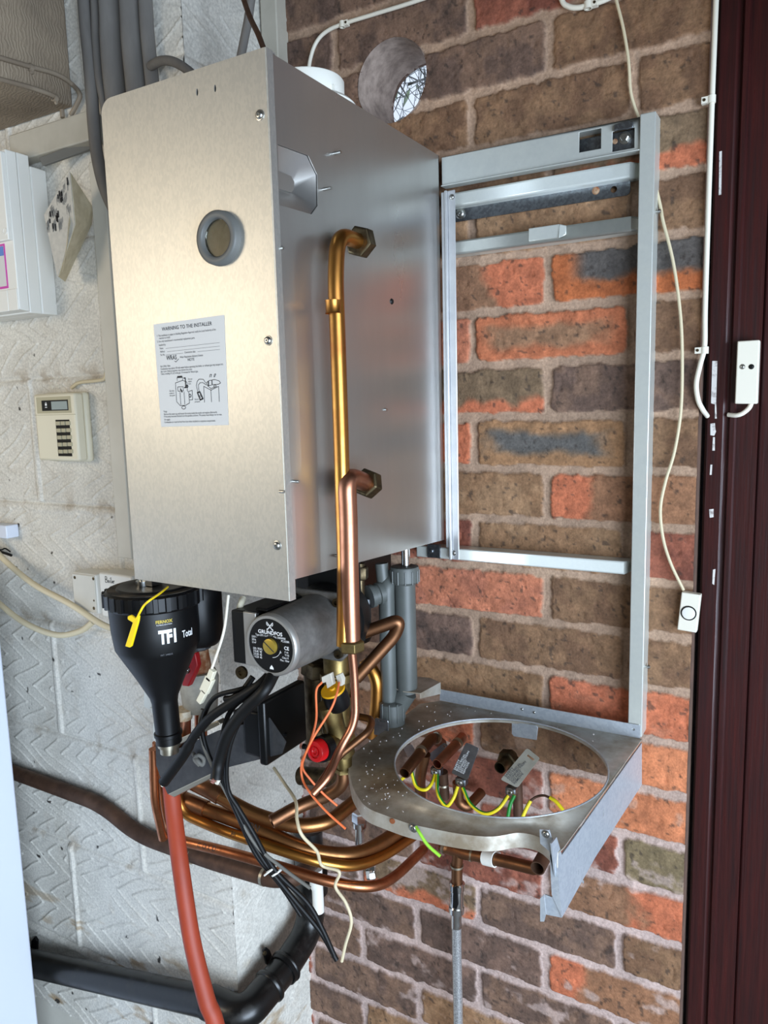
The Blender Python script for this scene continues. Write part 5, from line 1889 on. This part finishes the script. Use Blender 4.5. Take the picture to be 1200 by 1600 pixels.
tube(bm, spline([at(650, 1292, Y=-0.378), at(656, 1302, Y=-0.382), at(668, 1320, Y=-0.384), at(688, 1338, Y=-0.384)]), 0.0018, 10)
solo('earth_wire', bm, M['lime'], 'short lime green wire hanging from the screw on the shelf lip', 'wire')

# ------------------------------------------------------------------ black cables and thin wires
def cable(pts, r, m, label, name='cable', cat='cable', group=None, ends=('cap', 'cap'), n=8):
    bm = NB()
    tube(bm, spline(px(pts), n), r, 12, ends)
    return solo(name, bm, m, label, cat, group)
t = thing('power_cable', 'thick black cable cut off at the left, crossing the dark bracket plate', 'cable', at(258, 1228, Y=-0.40))
bm = NB()
path = spline(px([(424, 1052, -0.375), (400, 1074, -0.39), (362, 1098, -0.395), (330, 1120, -0.40), (305, 1148, -0.40), (285, 1182, -0.40), (256, 1222, -0.40)]))
tube(bm, path, [0.0058] * 36 + [0.007] * 30, 14)
part('sheath', bm, M['black_rubber'], t)
def cores(par, p, d, r, cols):
    u, v, d = frame_of(d)
    for k, mm in enumerate(cols):
        a = 2 * PI * k / len(cols) + 0.4
        c = Vector(p) + (u * math.cos(a) + v * math.sin(a)) * r
        bm = NB()
        cyl(bm, c - d * 0.004, c + d * 0.003, r * 0.75, 10)
        part('copper_core', bm, mm, par)
cores(t, path[-1], path[-1] - path[-2], 0.0032, [M['copper_core'], M['white_cable'], M['copper_core']])
t = thing('power_cable', 'thick black cable cut off in the middle, hanging in front of the bracket', 'cable', at(338, 1218, Y=-0.405))
bm = NB()
path = spline(px([(428, 1052, -0.375), (412, 1080, -0.395), (380, 1112, -0.40), (355, 1148, -0.405), (342, 1190, -0.405), (338, 1218, -0.412)]))
tube(bm, path, 0.0075, 14)
part('sheath', bm, M['black_rubber'], t)
cores(t, path[-1] + V(0, -0.002, 0), V(0.1, -0.8, -0.5), 0.0034, [M['copper_core'], M['white_cable'], M['copper_core']])
cable([(400, 1070, -0.37), (372, 1078, -0.385), (338, 1088, -0.39), (322, 1110, -0.392), (316, 1140, -0.392), (326, 1180, -0.39), (345, 1215, -0.39), (372, 1275, -0.385), (400, 1335, -0.375), (440, 1385, -0.36), (470, 1430, -0.35)], 0.0030, M['black_rubber'], 'thin black cable looping left round the bracket, then down across the pipes')
cable([(412, 1082, -0.37), (372, 1098, -0.385), (352, 1130, -0.39), (346, 1180, -0.392), (352, 1225, -0.39), (378, 1285, -0.385), (412, 1345, -0.372), (455, 1400, -0.36), (500, 1455, -0.35), (526, 1500, -0.345)], 0.0032, M['black_rubber'], 'long thin black cable hanging lowest in front of the brick wall')
cable([(420, 1075, -0.37), (376, 1125, -0.39), (356, 1180, -0.396), (356, 1232, -0.394), (372, 1262, -0.39), (395, 1300, -0.384), (430, 1360, -0.37), (480, 1410, -0.355), (504, 1452, -0.35), (522, 1492, -0.347)], 0.0030, M['black_rubber'], 'black cable beside the long one, its end just above it')
cable([(395, 1058, -0.372), (380, 1078, -0.38), (364, 1090, -0.385), (352, 1092, -0.385)], 0.0040, M['black_rubber'], 'stubby black cable leaving the pump terminal box')
bm = NB()
for x, y in ((424, 1356), (432, 1362)):
    c = at(x, y, Y=-0.366)
    lathe(bm, c, V(0.6, 0.0, -0.8), [(0, 0.0078), (0.0022, 0.0078), (0.0022, 0.0066), (0, 0.0066)], 16, cap=(False, False))
tube(bm, spline(px([(426, 1358, -0.374), (418, 1364, -0.378), (413, 1368, -0.378)])), 0.0012, 6)
solo('cable_tie', bm, M['white_plastic'], 'white cable tie round the black cables where they cross the lowest pipes', 'tie')
cable([(316, 1108, -0.388), (312, 1130, -0.39), (318, 1165, -0.392), (336, 1205, -0.392), (366, 1262, -0.388), (400, 1320, -0.38), (440, 1355, -0.372), (485, 1388, -0.365)], 0.0022, M['dust_grey'], 'thin grey cable below the cream inline connector, running down with the black cables')
t = thing('sensor_cable', 'thin white cable hanging from the boiler, with a cream plastic inline connector', 'cable', at(318, 1100, Y=-0.395))
bm = NB()
tube(bm, spline(px([(357, 930, -0.37), (350, 985, -0.385), (336, 1030, -0.39), (328, 1052, -0.392)])), 0.0017, 8)
part('lead', bm, M['white_cable'], t)
bm = NB()
for (x0, y0), (x1, y1), wx in (((330, 1048), (324, 1064), .0040), ((326, 1060), (316, 1082), .0062), ((318, 1080), (309, 1098), .0040)):
    a, b = at(x0, y0, Y=-0.396), at(x1, y1, Y=-0.396)
    d = (b - a).normalized()
    s = d.cross(V(0, 1, 0)).normalized() * wx
    slab(bm, [a - s, a + s, b + s, b - s], V(0, 0.007, 0))
part('inline_connector', bm, M['cream'], t, 'cream plastic inline connector', bevel=0.0008)
cable([(428, 1200, -0.3), (445, 1225, -0.32), (462, 1252, -0.345), (464, 1280, -0.365), (472, 1305, -0.37), (495, 1330, -0.345), (503, 1352, -0.33), (530, 1362, -0.325), (524, 1385, -0.325), (540, 1410, -0.325), (549, 1440, -0.325), (540, 1475, -0.325), (534, 1502, -0.325)], 0.0021, M['cream_cable'], 'thin cream cable wandering down from the actuator box to a bare end over the bricks')
cable([(380, 935, -0.35), (376, 945, -0.36), (372, 965, -0.36)], 0.0040, M['cream'], 'pale plastic tube between the boiler and the pump terminal box', 'drain_tube', 'tube')

# ------------------------------------------------------------------ things on the white wall
cu = thing('consumer_unit', 'white plastic fuse box with a pink-edged notice, high on the white wall at the left', 'fuse box', V(-0.8, -0.2, -0.27))
cX = -0.662
YB, YS1, YS2, YF = atx = (at(71, 257, X=cX).y, at(42, 242, X=cX).y, at(26, 236, X=cX).y, -0.268)
ctop, cbot = -0.0215, -0.2665
bm = NB()
box(bm, (-1.0, YS1 + 0.003, cbot), (cX + 0.0015, WY, at(42, 252, X=cX).z - 0.006))
part('base', bm, M['white_plastic'], cu, bevel=0.002)
bm = NB()
box(bm, (-1.0, YS2, cbot - 0.0), (cX - 0.001, YS1 + 0.0035, ctop))
part('body', bm, M['white_plastic'], cu, bevel=0.0015)
bm = NB()
hexa(bm, [V(-1.0, YF, cbot + 0.004), V(cX - 0.002, YF, cbot + 0.004), V(cX - 0.002, YF, ctop), V(-1.0, YF, ctop),
          V(-1.0, YS2 - 0.0006, cbot + 0.002), V(cX - 0.0012, YS2 - 0.0006, cbot + 0.002), V(cX - 0.0012, YS2 - 0.0006, ctop), V(-1.0, YS2 - 0.0006, ctop)])
cov = part('cover', bm, M['white_plastic'], cu, bevel=0.0015)
bm = NB()
box(bm, (-1.0, YF - 0.007, at(12, 377, Y=YF).z), (cX - 0.004, YF + 0.001, ctop - 0.004))
part('lid', bm, M['white_plastic'], cu, bevel=0.0015)
bm = NB()
lathe(bm, at(8, 361, Y=YF - 0.007), V(0, -1, 0), [(0, 0.0052), (0.001, 0.005), (0.001, 0.004), (0.0004, 0.004)], 20)
part('lid_catch', bm, M['white_plastic'], cu)
bm = NB()
qx = lambda x, y: at(x, y, Y=YF - 0.0006)
b0, b1 = qx(13, 450), qx(4, 381)
box(bm, (-0.85, YF - 0.0008, b0.z), (b0.x, YF + 0.0002, b1.z))
nt_ = part('notice', bm, M['pink'], cu, 'pink bordered notice', smooth=0)
bm = NB()
box(bm, (-0.846, YF - 0.0014, b0.z + 0.0035), (b0.x - 0.0028, YF - 0.0006, b1.z - 0.0035))
part('notice_panel', bm, M['label_paper'], nt_, smooth=0)
bm = NB()
box(bm, (-0.846, YF - 0.0019, b1.z - 0.018), (b0.x - 0.0028, YF - 0.0012, b1.z - 0.004))
part('notice_heading', bm, M['blue_print'], nt_, smooth=0)
bm = NB()
zs = at(12, 452, Y=YF).z
box(bm, (-1.0, YF - 0.0015, cbot + 0.003), (b0.x - 0.003, YF + 0.001, zs - 0.001))
box(bm, (b0.x - 0.002, YF - 0.0015, cbot + 0.003), (cX - 0.003, YF + 0.001, zs - 0.001))
part('lower_strip', bm, M['white_plastic'], cu, bevel=0.0008)

bk_ = thing('catalogue', 'thick battered paper catalogue wedged askew between the fuse box and the white trunking', 'book', at(96, 440, Y=-0.22))
Fq = [at(x, y, Y=d) for x, y, d in ((110, 268, -0.262), (70, 336, -0.262), (91, 433, -0.262), (118, 350, -0.262))]
Bq = [at(x, y, Y=d) for x, y, d in ((146, 324, -0.21), (106, 392, -0.21), (102, 441, -0.225), (144, 350, -0.21))]
bm = NB()
hexa(bm, Fq + Bq)
part('pages', bm, M['paper'], bk_, bevel=0.001)
bm = NB()
nrm = (Fq[1] - Fq[0]).cross(Fq[2] - Fq[0]).normalized()
if nrm.y > 0:
    nrm = -nrm
cv = [Fq[0] + nrm * 0.0006, Fq[1] + nrm * 0.0006, Fq[2] + nrm * 0.0006, Fq[3] + nrm * 0.0006]
slab(bm, cv, nrm * 0.001)
cvo = part('cover_sheet', bm, M['newsprint'], bk_, 'printed grey cover', smooth=0)
bm = NB()
random.seed(5)
u_, v_ = (cv[3] - cv[0]), (cv[1] - cv[0])
for k in range(46):
    u, v = random.uniform(.05, .62), random.uniform(.05, .9)
    if u + v * 0.2 > .75:
        continue
    c = cv[0] + u_ * u + v_ * v + nrm * 0.0014
    du, dv = u_.normalized(), v_.normalized()
    if random.random() < .3:
        ribbon(bm, [c, c + du * random.uniform(.004, .009)], .0032, nrm)
    else:
        for j in range(4):
            ribbon(bm, [c + dv * j * .0018, c + dv * j * .0018 + du * random.uniform(.006, .012)], .0005, nrm)
part('print', bm, M['ink'], cvo, smooth=0)
bm = NB()
c = [at(116, 300, Y=-0.245), at(124, 330, Y=-0.235), at(118, 345, Y=-0.24), at(98, 425, Y=-0.262), at(106, 380, Y=-0.266), at(108, 350, Y=-0.268)]
slab(bm, c, V(0.0008, -0.002, 0))
part('loose_leaf', bm, M['paper'], bk_, 'creased loose leaf', smooth=0)

bm = NB()
a, b = at(20, 256, Y=-0.226), at(138, 172, Y=-0.226)
box(bm, (-0.712, -0.226, -0.0235), (-0.5205, WY - 0.001, 0.0185))
solo('batten', bm, M['batten_paint'], 'white painted timber batten on the wall above the fuse box', 'batten', bevel=0.002)
bm = NB()
hexa(bm, [at(60, 246, Y=-0.24), at(66, 259, Y=-0.24), at(143, 232, Y=-0.206), at(143, 216, Y=-0.206),
          at(60, 246, Y=-0.24) + V(0, .006, 0), at(66, 259, Y=-0.24) + V(0, .006, 0), at(143, 232, Y=-0.206) + V(0, .006, 0), at(143, 216, Y=-0.206) + V(0, .006, 0)])
solo('cable_cover', bm, M['dust_grey'], 'loose grey cover strip under the white batten', 'cover', bevel=0.001)

kp = thing('alarm_keypad', 'cream alarm keypad with a small screen, on the white wall', 'keypad', at(100, 722, Y=-0.2))
ky = -0.232
K = lambda x, y, Y=ky: at(x, y, Y=Y)
k00, k10, k11, k01 = K(62, 718), K(124, 722), K(115, 613), K(50, 617)
kx0, kx1, kz0, kz1 = (k00.x + k01.x) / 2, (k10.x + k11.x) / 2, (k00.z + k10.z) / 2, (k01.z + k11.z) / 2
bm = NB()
box(bm, (kx0 - 0.003, -0.214, kz0 - 0.003), (kx1 + 0.001, WY, kz1 + 0.002))
part('back_box', bm, M['cream'], kp, bevel=0.006)
bm = NB()
box(bm, (kx0, ky, kz0), (kx1, -0.2135, kz1))
part('front_case', bm, M['cream'], kp, bevel=0.004)
bm = NB()
zz = K(90, 648).z
box(bm, (kx0 + 0.001, ky - 0.0004, zz - 0.0004), (kx1 - 0.001, ky + 0.001, zz + 0.0004))
part('cover_seam', bm, M['key_grey'], kp, smooth=0)
def krect(name, x0, y0, x1, y1, dep, m, par, label=None, bev=0.0):
    a, b = K(x0, y0), K(x1, y1)
    bm = NB()
    box(bm, (a.x, ky - dep, b.z), (b.x, ky + 0.001, a.z))
    return part(name, bm, m, par, label, bevel=bev, smooth=0)
krect('screen_recess', 56.5, 621, 112, 645, 0.0005, M['key_grey'], kp, bev=0.0)
scr = krect('screen', 65.5, 626, 107.5, 641, 0.0012, M['black_gloss'], kp, 'dark screen with a padlock symbol')
krect('display', 81, 627.5, 106.5, 639.5, 0.0016, M['lcd'], scr)
bm = NB()
c = K(73, 631.5)
c.y = ky - 0.0016
slab(bm, [c + V(x, 0, z) for x, z in ((-.0024, -.0026), (.0024, -.0026), (.0024, .0010), (-.0024, .0010))], V(0, -.0002, 0))
ribbon(bm, [c + V(-.0014, 0, .0010), c + V(-.0014, 0, .0026), c + V(.0014, 0, .0026), c + V(.0014, 0, .0010)], .0007, (0, -1, 0))
ribbon(bm, [c + V(-.0026, 0, -.0052), c + V(.0022, 0, -.0052)], .0012, (0, -1, 0))
part('padlock_symbol', bm, M['ink_white'], scr, smooth=0)
pad = krect('key_panel', 87, 656, 113, 713, 0.0006, M['black_plastic'], kp, 'black key panel')
for r in range(5):
    for c in range(3):
        x0 = 88.6 + c * 7.6 + r * 1.05
        y0 = 658.5 + r * 11.0 - c * 0.2
        krect('key', x0, y0, x0 + 6.6, y0 + 6.0, 0.0024, M['key_grey'], pad, bev=0.0006)
bm = NB()
random.seed(2)
for k in range(34):
    p = at(random.uniform(60, 122), random.uniform(594, 606), Y=-0.2)
    bmesh.ops.create_icosphere(bm, subdivisions=1, radius=random.uniform(.002, .0045), matrix=Matrix.Translation(p) @ Matrix.Scale(.6, 4, (0, 1, 0)))
st = solo('filler', bm, M['trunking'], 'rough white filler smeared on the wall above the alarm keypad', 'filler')
st['kind'] = 'stuff'
cable([(112, 606, -0.206), (124, 598, -0.208), (150, 595, -0.208), (163, 592, -0.208), (166, 582, -0.206)], 0.0028, M['cream_cable'], 'short cream cable above the alarm keypad, going behind the white trunking')

bm = NB()
box(bm, (-0.5404, -0.216, -0.664), (-0.509, WY, -0.05))
solo('trunking', bm, M['trunking'], 'white vertical plastic cable trunking beside the boiler', 'trunking', bevel=0.0015)

sp0 = thing('junction_box', 'blank white junction box plate on the wall, left of the boiler switch', 'socket', at(135, 960, Y=-0.2))
sy = -0.238
A = lambda x, y: at(x, y, Y=sy)
a, b = A(112, 893), A(154, 960)
x0_, x1_, z0_, z1_ = a.x, b.x, b.z, A(130, 896).z
bm = NB()
box(bm, (x0_, sy, z0_), (x1_, WY, z1_))
part('box', bm, M['white_plastic'], sp0, bevel=0.003)
bm = NB()
box(bm, (x0_ + 0.002, sy - 0.0016, z0_ + 0.002), (x1_ - 0.002, sy + 0.001, z1_ - 0.002))
part('blank_plate', bm, M['trunking'], sp0, bevel=0.001)
for x, y in ((118, 902), (148, 950), (147, 904), (148, 938)):
    bm = NB()
    screw(bm, A(x, y) + V(0, -0.0016, 0), (0, -1, 0), 0.0022 if y != 938 else 0.0014, 0.001)
    part('plate_screw', bm, M['nut_old'], sp0)
sw_ = thing('boiler_switch', 'white fused switch plate with Boiler handwritten on it', 'switch', at(180, 968, Y=-0.2))
x0_, x1_ = A(156.5, 930).x, A(208, 930).x
z1_, z0_ = A(170, 896).z, A(180, 967).z
bm = NB()
box(bm, (x0_, sy, z0_), (x1_, WY, z1_))
part('box', bm, M['white_plastic'], sw_, bevel=0.003)
bm = NB()
a, b = A(174, 918), A(183, 944)
box(bm, (a.x, sy - 0.002, b.z), (b.x, sy + 0.001, a.z))
part('fuse_holder', bm, M['trunking'], sw_, bevel=0.0008)
bm = NB()
a, b = A(183.5, 920), A(194, 945)
box(bm, (a.x, sy - 0.004, b.z), (b.x, sy + 0.001, a.z))
part('rocker', bm, M['white_plastic'], sw_, bevel=0.001)
bm = NB()
screw(bm, A(163, 929), (0, -1, 0), 0.0022, 0.001)
part('plate_screw', bm, M['nut_old'], sw_)
# handwriting: B o i l e r
o = A(165, 910) + V(0, -0.0004, 0)
hw = [[(0, 0), (0.0002, .010), (.004, .0095), (.0042, .0065), (.0008, .0052), (.0052, .004), (.0048, .0008), (0, 0)],
      [(.0075, .004), (.0062, .002), (.0078, .0004), (.0094, .002), (.0085, .004), (.0075, .004)], [(.0112, .004), (.0114, .0004)], [(.0114, .0075), (.0119, .008)],
      [(.0135, .0095), (.0138, .0004), (.0155, .0006)], [(.0158, .002), (.0182, .0026), (.0176, .0044), (.0162, .0034), (.0164, .001), (.0186, .0006)],
      [(.0196, .0042), (.0198, .0006)], [(.0198, .003), (.0214, .0044)]]
bm = NB()
for st_ in hw:
    ribbon(bm, [o + V(x, 0, z) for x, z in st_], .0009, (0, -1, 0))
part('handwriting', bm, M['ink'], sw_, 'handwritten word Boiler', smooth=0)

cable([(-30, 830, -0.23), (0, 868, -0.235), (50, 911, -0.245), (110, 944, -0.25), (160, 976, -0.24), (185, 982, -0.225), (202, 978, -0.212)], 0.0052, M['cream_cable'], 'upper cream cable sagging along the white wall to below the boiler switch')
cable([(-30, 915, -0.23), (0, 944, -0.235), (40, 974, -0.24), (88, 992, -0.235), (125, 986, -0.22), (145, 972, -0.212)], 0.0052, M['cream_cable'], 'lower cream cable sagging along the white wall to the blank junction box')
bm = NB()
a, b = at(-20, 819, Y=-0.225), at(11, 842, Y=-0.225)
box(bm, (a.x, -0.225, b.z), (b.x, WY, a.z))
solo('junction_box', bm, M['bluewhite'], 'corner of a pale box at the left edge, above the cut black wires', 'socket', bevel=0.002)
cable([(-20, 852, -0.22), (0, 859, -0.215), (8, 857, -0.212), (16, 862, -0.21)], 0.0013, M['black_rubber'], 'thin cut black wire at the left edge of the white wall')
cable([(-20, 855, -0.215), (0, 862, -0.212), (10, 865, -0.21), (18, 868, -0.208)], 0.0024, M['black_rubber'], 'thicker cut black wire at the left edge of the white wall')

# dusty grey cables coming down from the ceiling behind the boiler
GC = [([(117, -245), (131, 0), (138, 80), (143, 140), (147, 200), (153, 250), (166, 300), (190, 350)], .0092, 1.0, 'leftmost dusty grey cable from the ceiling, passing lowest beside the boiler'),
      ([(134, -245), (148, 0), (150, 60), (155, 120), (164, 170), (176, 260)], .0064, 1.0, 'slimmest dusty grey cable from the ceiling, second from the left'),
      ([(157, -245), (171, 0), (173, 60), (177, 115), (184, 175), (192, 260)], .0155, .55, 'broad dusty grey cable from the ceiling, third from the left'),
      ([(188, -245), (202, 0), (206, 70), (212, 130), (218, 200)], .0145, .55, 'broad dusty grey cable from the ceiling, fourth from the left'),
      ([(213, -245), (227, 0), (230, 50), (236, 110), (244, 190)], .0098, .6, 'rightmost dusty grey cable of the ceiling bundle')]
for k, (pts, r, fl_, lb) in enumerate(GC):
    bm = NB()
    Yk = (-0.222, -0.218, -0.220, -0.221, -0.216)[k]
    tube(bm, spline([at(x, y, Y=Yk) for x, y in pts]), r, 18, flat=fl_)
    solo('grey_cable', bm, M['grey_cable'], lb, 'cable', 'dusty grey cables above the boiler')
cable([(236, 103, -0.222), (252, 95, -0.235), (272, 97, -0.245), (296, 112, -0.25), (320, 140, -0.255)], 0.0062, M['grey_cable'], 'dark arching cable between the grey bundle and the boiler top')
cable([(410, -230, -0.19), (402, -60, -0.19), (392, 0, -0.19), (388, 30, -0.19), (382, 60, -0.19), (374, 100, -0.19)], 0.0058, M['grey_cable'], 'dark cable hanging in front of the pier behind the boiler top')
cable([(345, -230, -0.21), (370, -40, -0.22), (381, 0, -0.23), (392, 30, -0.25), (404, 55, -0.27), (416, 88, -0.28)], 0.0034, M['copper_brown'], 'thin brown cable slanting down to the top corner of the boiler')
# cables clipped to the beam
BX = bc.x + 0.004
t = thing('cable', 'painted cable clipped along the side of the beam, the upper one', 'cable', at(50, 105, X=BX))
def beam_cable(t, pts, r, clips):
    P = [at(x, y, X=BX) if k == 'b' else at(x, y, Y=-0.206) for x, y, k in pts]
    bm = NB()
    tube(bm, spline(P), r, 12)
    part('sheath', bm, M['wood_paint'], t)
    for x, y in clips:
        c = at(x, y, X=BX)
        bm = NB()
        lathe(bm, c - V(0.002, 0.004, 0), V(0, 1, -0.2), [(0, r * 1.1), (0, r * 1.7), (0.006, r * 1.7), (0.006, r * 1.1)], 14, cap=(False, False))
        lathe(bm, c + V(-0.002, 0, -r * 2), V(1, 0, 0), [(0, 0.003), (0.003, 0.002)], 10)
        part('cable_clip', bm, M['wood_paint'], t, smooth=40)
beam_cable(t, [(-40, 78, 'b'), (0, 90, 'b'), (47, 104, 'b'), (80, 113, 'b'), (100, 122, 'b'), (114, 133, 'b'), (123, 144, 'w'), (124, 154, 'w'), (111, 180, 'w')], .0034, [(50, 105)])
t = thing('cable', 'painted cable clipped along the bottom edge of the beam, the lower one', 'cable', at(50, 140, X=BX))
beam_cable(t, [(-40, 114, 'b'), (0, 124, 'b'), (45, 136, 'b'), (84, 150, 'b'), (95, 163, 'w'), (98, 184, 'w')], .0034, [(88, 153)])

# ------------------------------------------------------------------ wiring on the brick wall and door
def clipc(parent, x, y, Y, m, r, side=-1):
    c = at(x, y, Y=Y)
    bm = NB()
    lathe(bm, c + V(0, 0, 0.004), V(0, 0, -1), [(0, r * 1.1), (0, r * 1.55), (0.0085, r * 1.55), (0.0085, r * 1.1)], 14, cap=(False, False))
    box(bm, (c.x + side * r * 3.6, c.y - r, c.z - 0.004), (c.x + side * r * 1.1, c.y + 0.004, c.z + 0.0035))
    k = part('cable_clip', bm, m, parent, smooth=40)
    bm = NB()
    lathe(bm, V(c.x + side * r * 2.6, c.y - r, c.z), V(0, -1, 0), [(0, 0.0019), (0.001, 0.0015)], 10)
    part('clip_nail', bm, M['nut_old'], k)
t = thing('cable', 'white cable curving over the bricks beside the flue hole', 'cable', at(540, 40, Y=-0.01))
bm = NB()
tube(bm, spline(px([(1120, -170, -0.011), (760, -38, -0.011), (655, 0, -0.011), (585, 22, -0.011), (540, 36, -0.011), (512, 48, -0.011), (495, 65, -0.012), (485, 92, -0.014), (480, 130, -0.016)])), 0.0029, 12)
part('sheath', bm, M['white_cable'], t)
clipc(t, 535, 38, -0.011, M['white_cable'], .0029, 1)
t = thing('cable', 'looped white cable at the top edge, right of centre', 'cable', at(910, 8, Y=-0.011))
bm = NB()
tube(bm, spline(px([(862, -280, -0.011), (872, -40, -0.011), (878, 0, -0.011), (888, 10, -0.011), (902, 12, -0.011), (920, 8, -0.011), (945, 0, -0.011), (990, -22, -0.011), (1130, -90, -0.011)])), 0.0034, 12)
part('sheath', bm, M['white_cable'], t)
clipc(t, 919, 8, -0.011, M['white_cable'], .0034, 1)
cable([(900, -280, -0.012), (955, -40, -0.012), (963, 0, -0.012), (974, 45, -0.012), (982, 95, -0.012), (985, 140, -0.01), (991, 165, -0.008), (1000, 190, -0.006), (1010, 230, -0.006), (1031, 318, -0.008), (1036, 345, -0.012), (1052, 410, -0.013), (1063, 490, -0.013), (1066, 560, -0.013), (1064, 640, -0.013), (1054, 705, -0.013), (1040, 752, -0.013), (1032, 795, -0.013), (1036, 840, -0.013), (1048, 880, -0.013), (1068, 922, -0.010)],
      0.0020, M['cream_cable'], 'thin cream bell wire running behind the wall frame down to the bell push')
t = thing('cable', 'white cable running down the brick edge beside the dark door frame', 'cable', at(1100, 650, Y=-0.008))
bm = NB()
tube(bm, spline(px([(1131, -280, -0.010), (1121, -40, -0.010), (1119, 0, -0.010), (1113, 150, -0.010), (1107, 320, -0.010), (1102, 480, -0.010), (1101, 540, -0.010), (1094, 570, -0.011), (1088, 600, -0.011), (1091, 625, -0.010), (1098, 640, -0.006), (1105, 650, 0.012)])), 0.0031, 12)
part('sheath', bm, M['white_cable'], t)
clipc(t, 1112, 155, -0.010, M['white_cable'], .0031)
clipc(t, 1101, 547, -0.010, M['white_cable'], .0031)
bp_ = thing('bell_push', 'cream rectangular bell push with a round button, on the bricks beside the door frame', 'bell push', at(1075, 990, Y=0))
Yp = -0.016
q = [at(x, y, Y=Yp) for x, y in ((1065, 925), (1095, 930), (1088, 989), (1058, 984))]
bm = NB()
slab(bm, q, V(0, 0.012, 0))
part('case', bm, M['white_cable'], bp_, bevel=0.0012)
c = at(1076, 958, Y=Yp)
bm = NB()
lathe(bm, c, V(0, -1, 0), [(0, 0.0098), (0.0008, 0.0098), (0.0008, 0.0084)], 28, cap=(False, False))
part('button_ring', bm, M['black_plastic'], bp_)
bm = NB()
lathe(bm, c, V(0, -1, 0), [(0, 0.0083), (0.0016, 0.008), (0.002, 0.006)], 28)
part('button', bm, M['white_plastic'], bp_)
ds = thing('door_sensor', 'cream rectangular alarm contact screwed to the dark door frame', 'sensor', at(1168, 632, Y=0.02))
q = [at(x, y, Y=0.004) for x, y in ((1152, 533), (1187, 531), (1183, 631), (1148, 631))]
bm = NB()
slab(bm, q, V(0, 0.0175, 0))
part('case', bm, M['white_cable'], ds, bevel=0.0014)
for x, m in ((1160, M['screw_steel']), (1174, M['black_rubber'])):
    bm = NB()
    screw(bm, at(x, 573, Y=0.004), (0, -1, 0), 0.0026, 0.0012)
    part('case_screw', bm, m, ds)
cable([(1138, 648, 0.018), (1150, 649, 0.013), (1160, 646, 0.012), (1170, 638, 0.014), (1174, 630, 0.016)], 0.0029, M['white_cable'], 'short white cable from the door frame into the cream alarm contact')

# white appliance close by at the left
e = at(30, 1290, Y=-0.285)
bm = NB()
box(bm, (-1.5, -0.85, FLOOR), (e.x, -0.285, -0.68))
solo('appliance', bm, M['bluewhite'], 'tall white appliance side panel at the lower left edge', 'appliance', bevel=0.004)

# bush outside the flue hole
bm = NB()
random.seed(21)
for k in range(620):
    c = V(random.uniform(-0.56, -0.08), random.uniform(0.24, 0.6), random.uniform(0.0, 0.45))
    a = random.uniform(0, 2 * PI)
    d = V(math.cos(a), random.uniform(-.4, .4), math.sin(a)) * random.uniform(.03, .10)
    sag = V(random.uniform(-.02, .02), 0, random.uniform(-.03, .01))
    tube(bm, spline([c - d, c + sag, c + d], 5), [random.uniform(.0008, .0024)] * 3 + [.0006] * 8, 6)
bush = thing('shrub', 'pale tangled shrub seen outdoors through the round flue hole', 'shrub', V(-0.3, 0.4, -0.1))
part('twigs', bm, M['twig'], bush)
bm = NB()
for k in range(420):
    c = V(random.uniform(-0.65, 0.02), random.uniform(0.3, 0.68), random.uniform(-0.12, 0.58))
    u, v = [V(random.uniform(-1, 1), random.uniform(-1, 1), random.uniform(-1, 1)).normalized() for _ in range(2)]
    l, w_ = random.uniform(.012, .03), random.uniform(.004, .009)
    n = u.cross(v).normalized() * 0.002
    s = u.cross(n).normalized() * w_
    f = [bm.verts.new(q) for q in (c - u * l, c + s + n, c + u * l, c - s + n)]
    bm.faces.new((f[0], f[1], f[2]))
    bm.faces.new((f[0], f[2], f[3]))
part('leaves', bm, M['leaf'], bush)
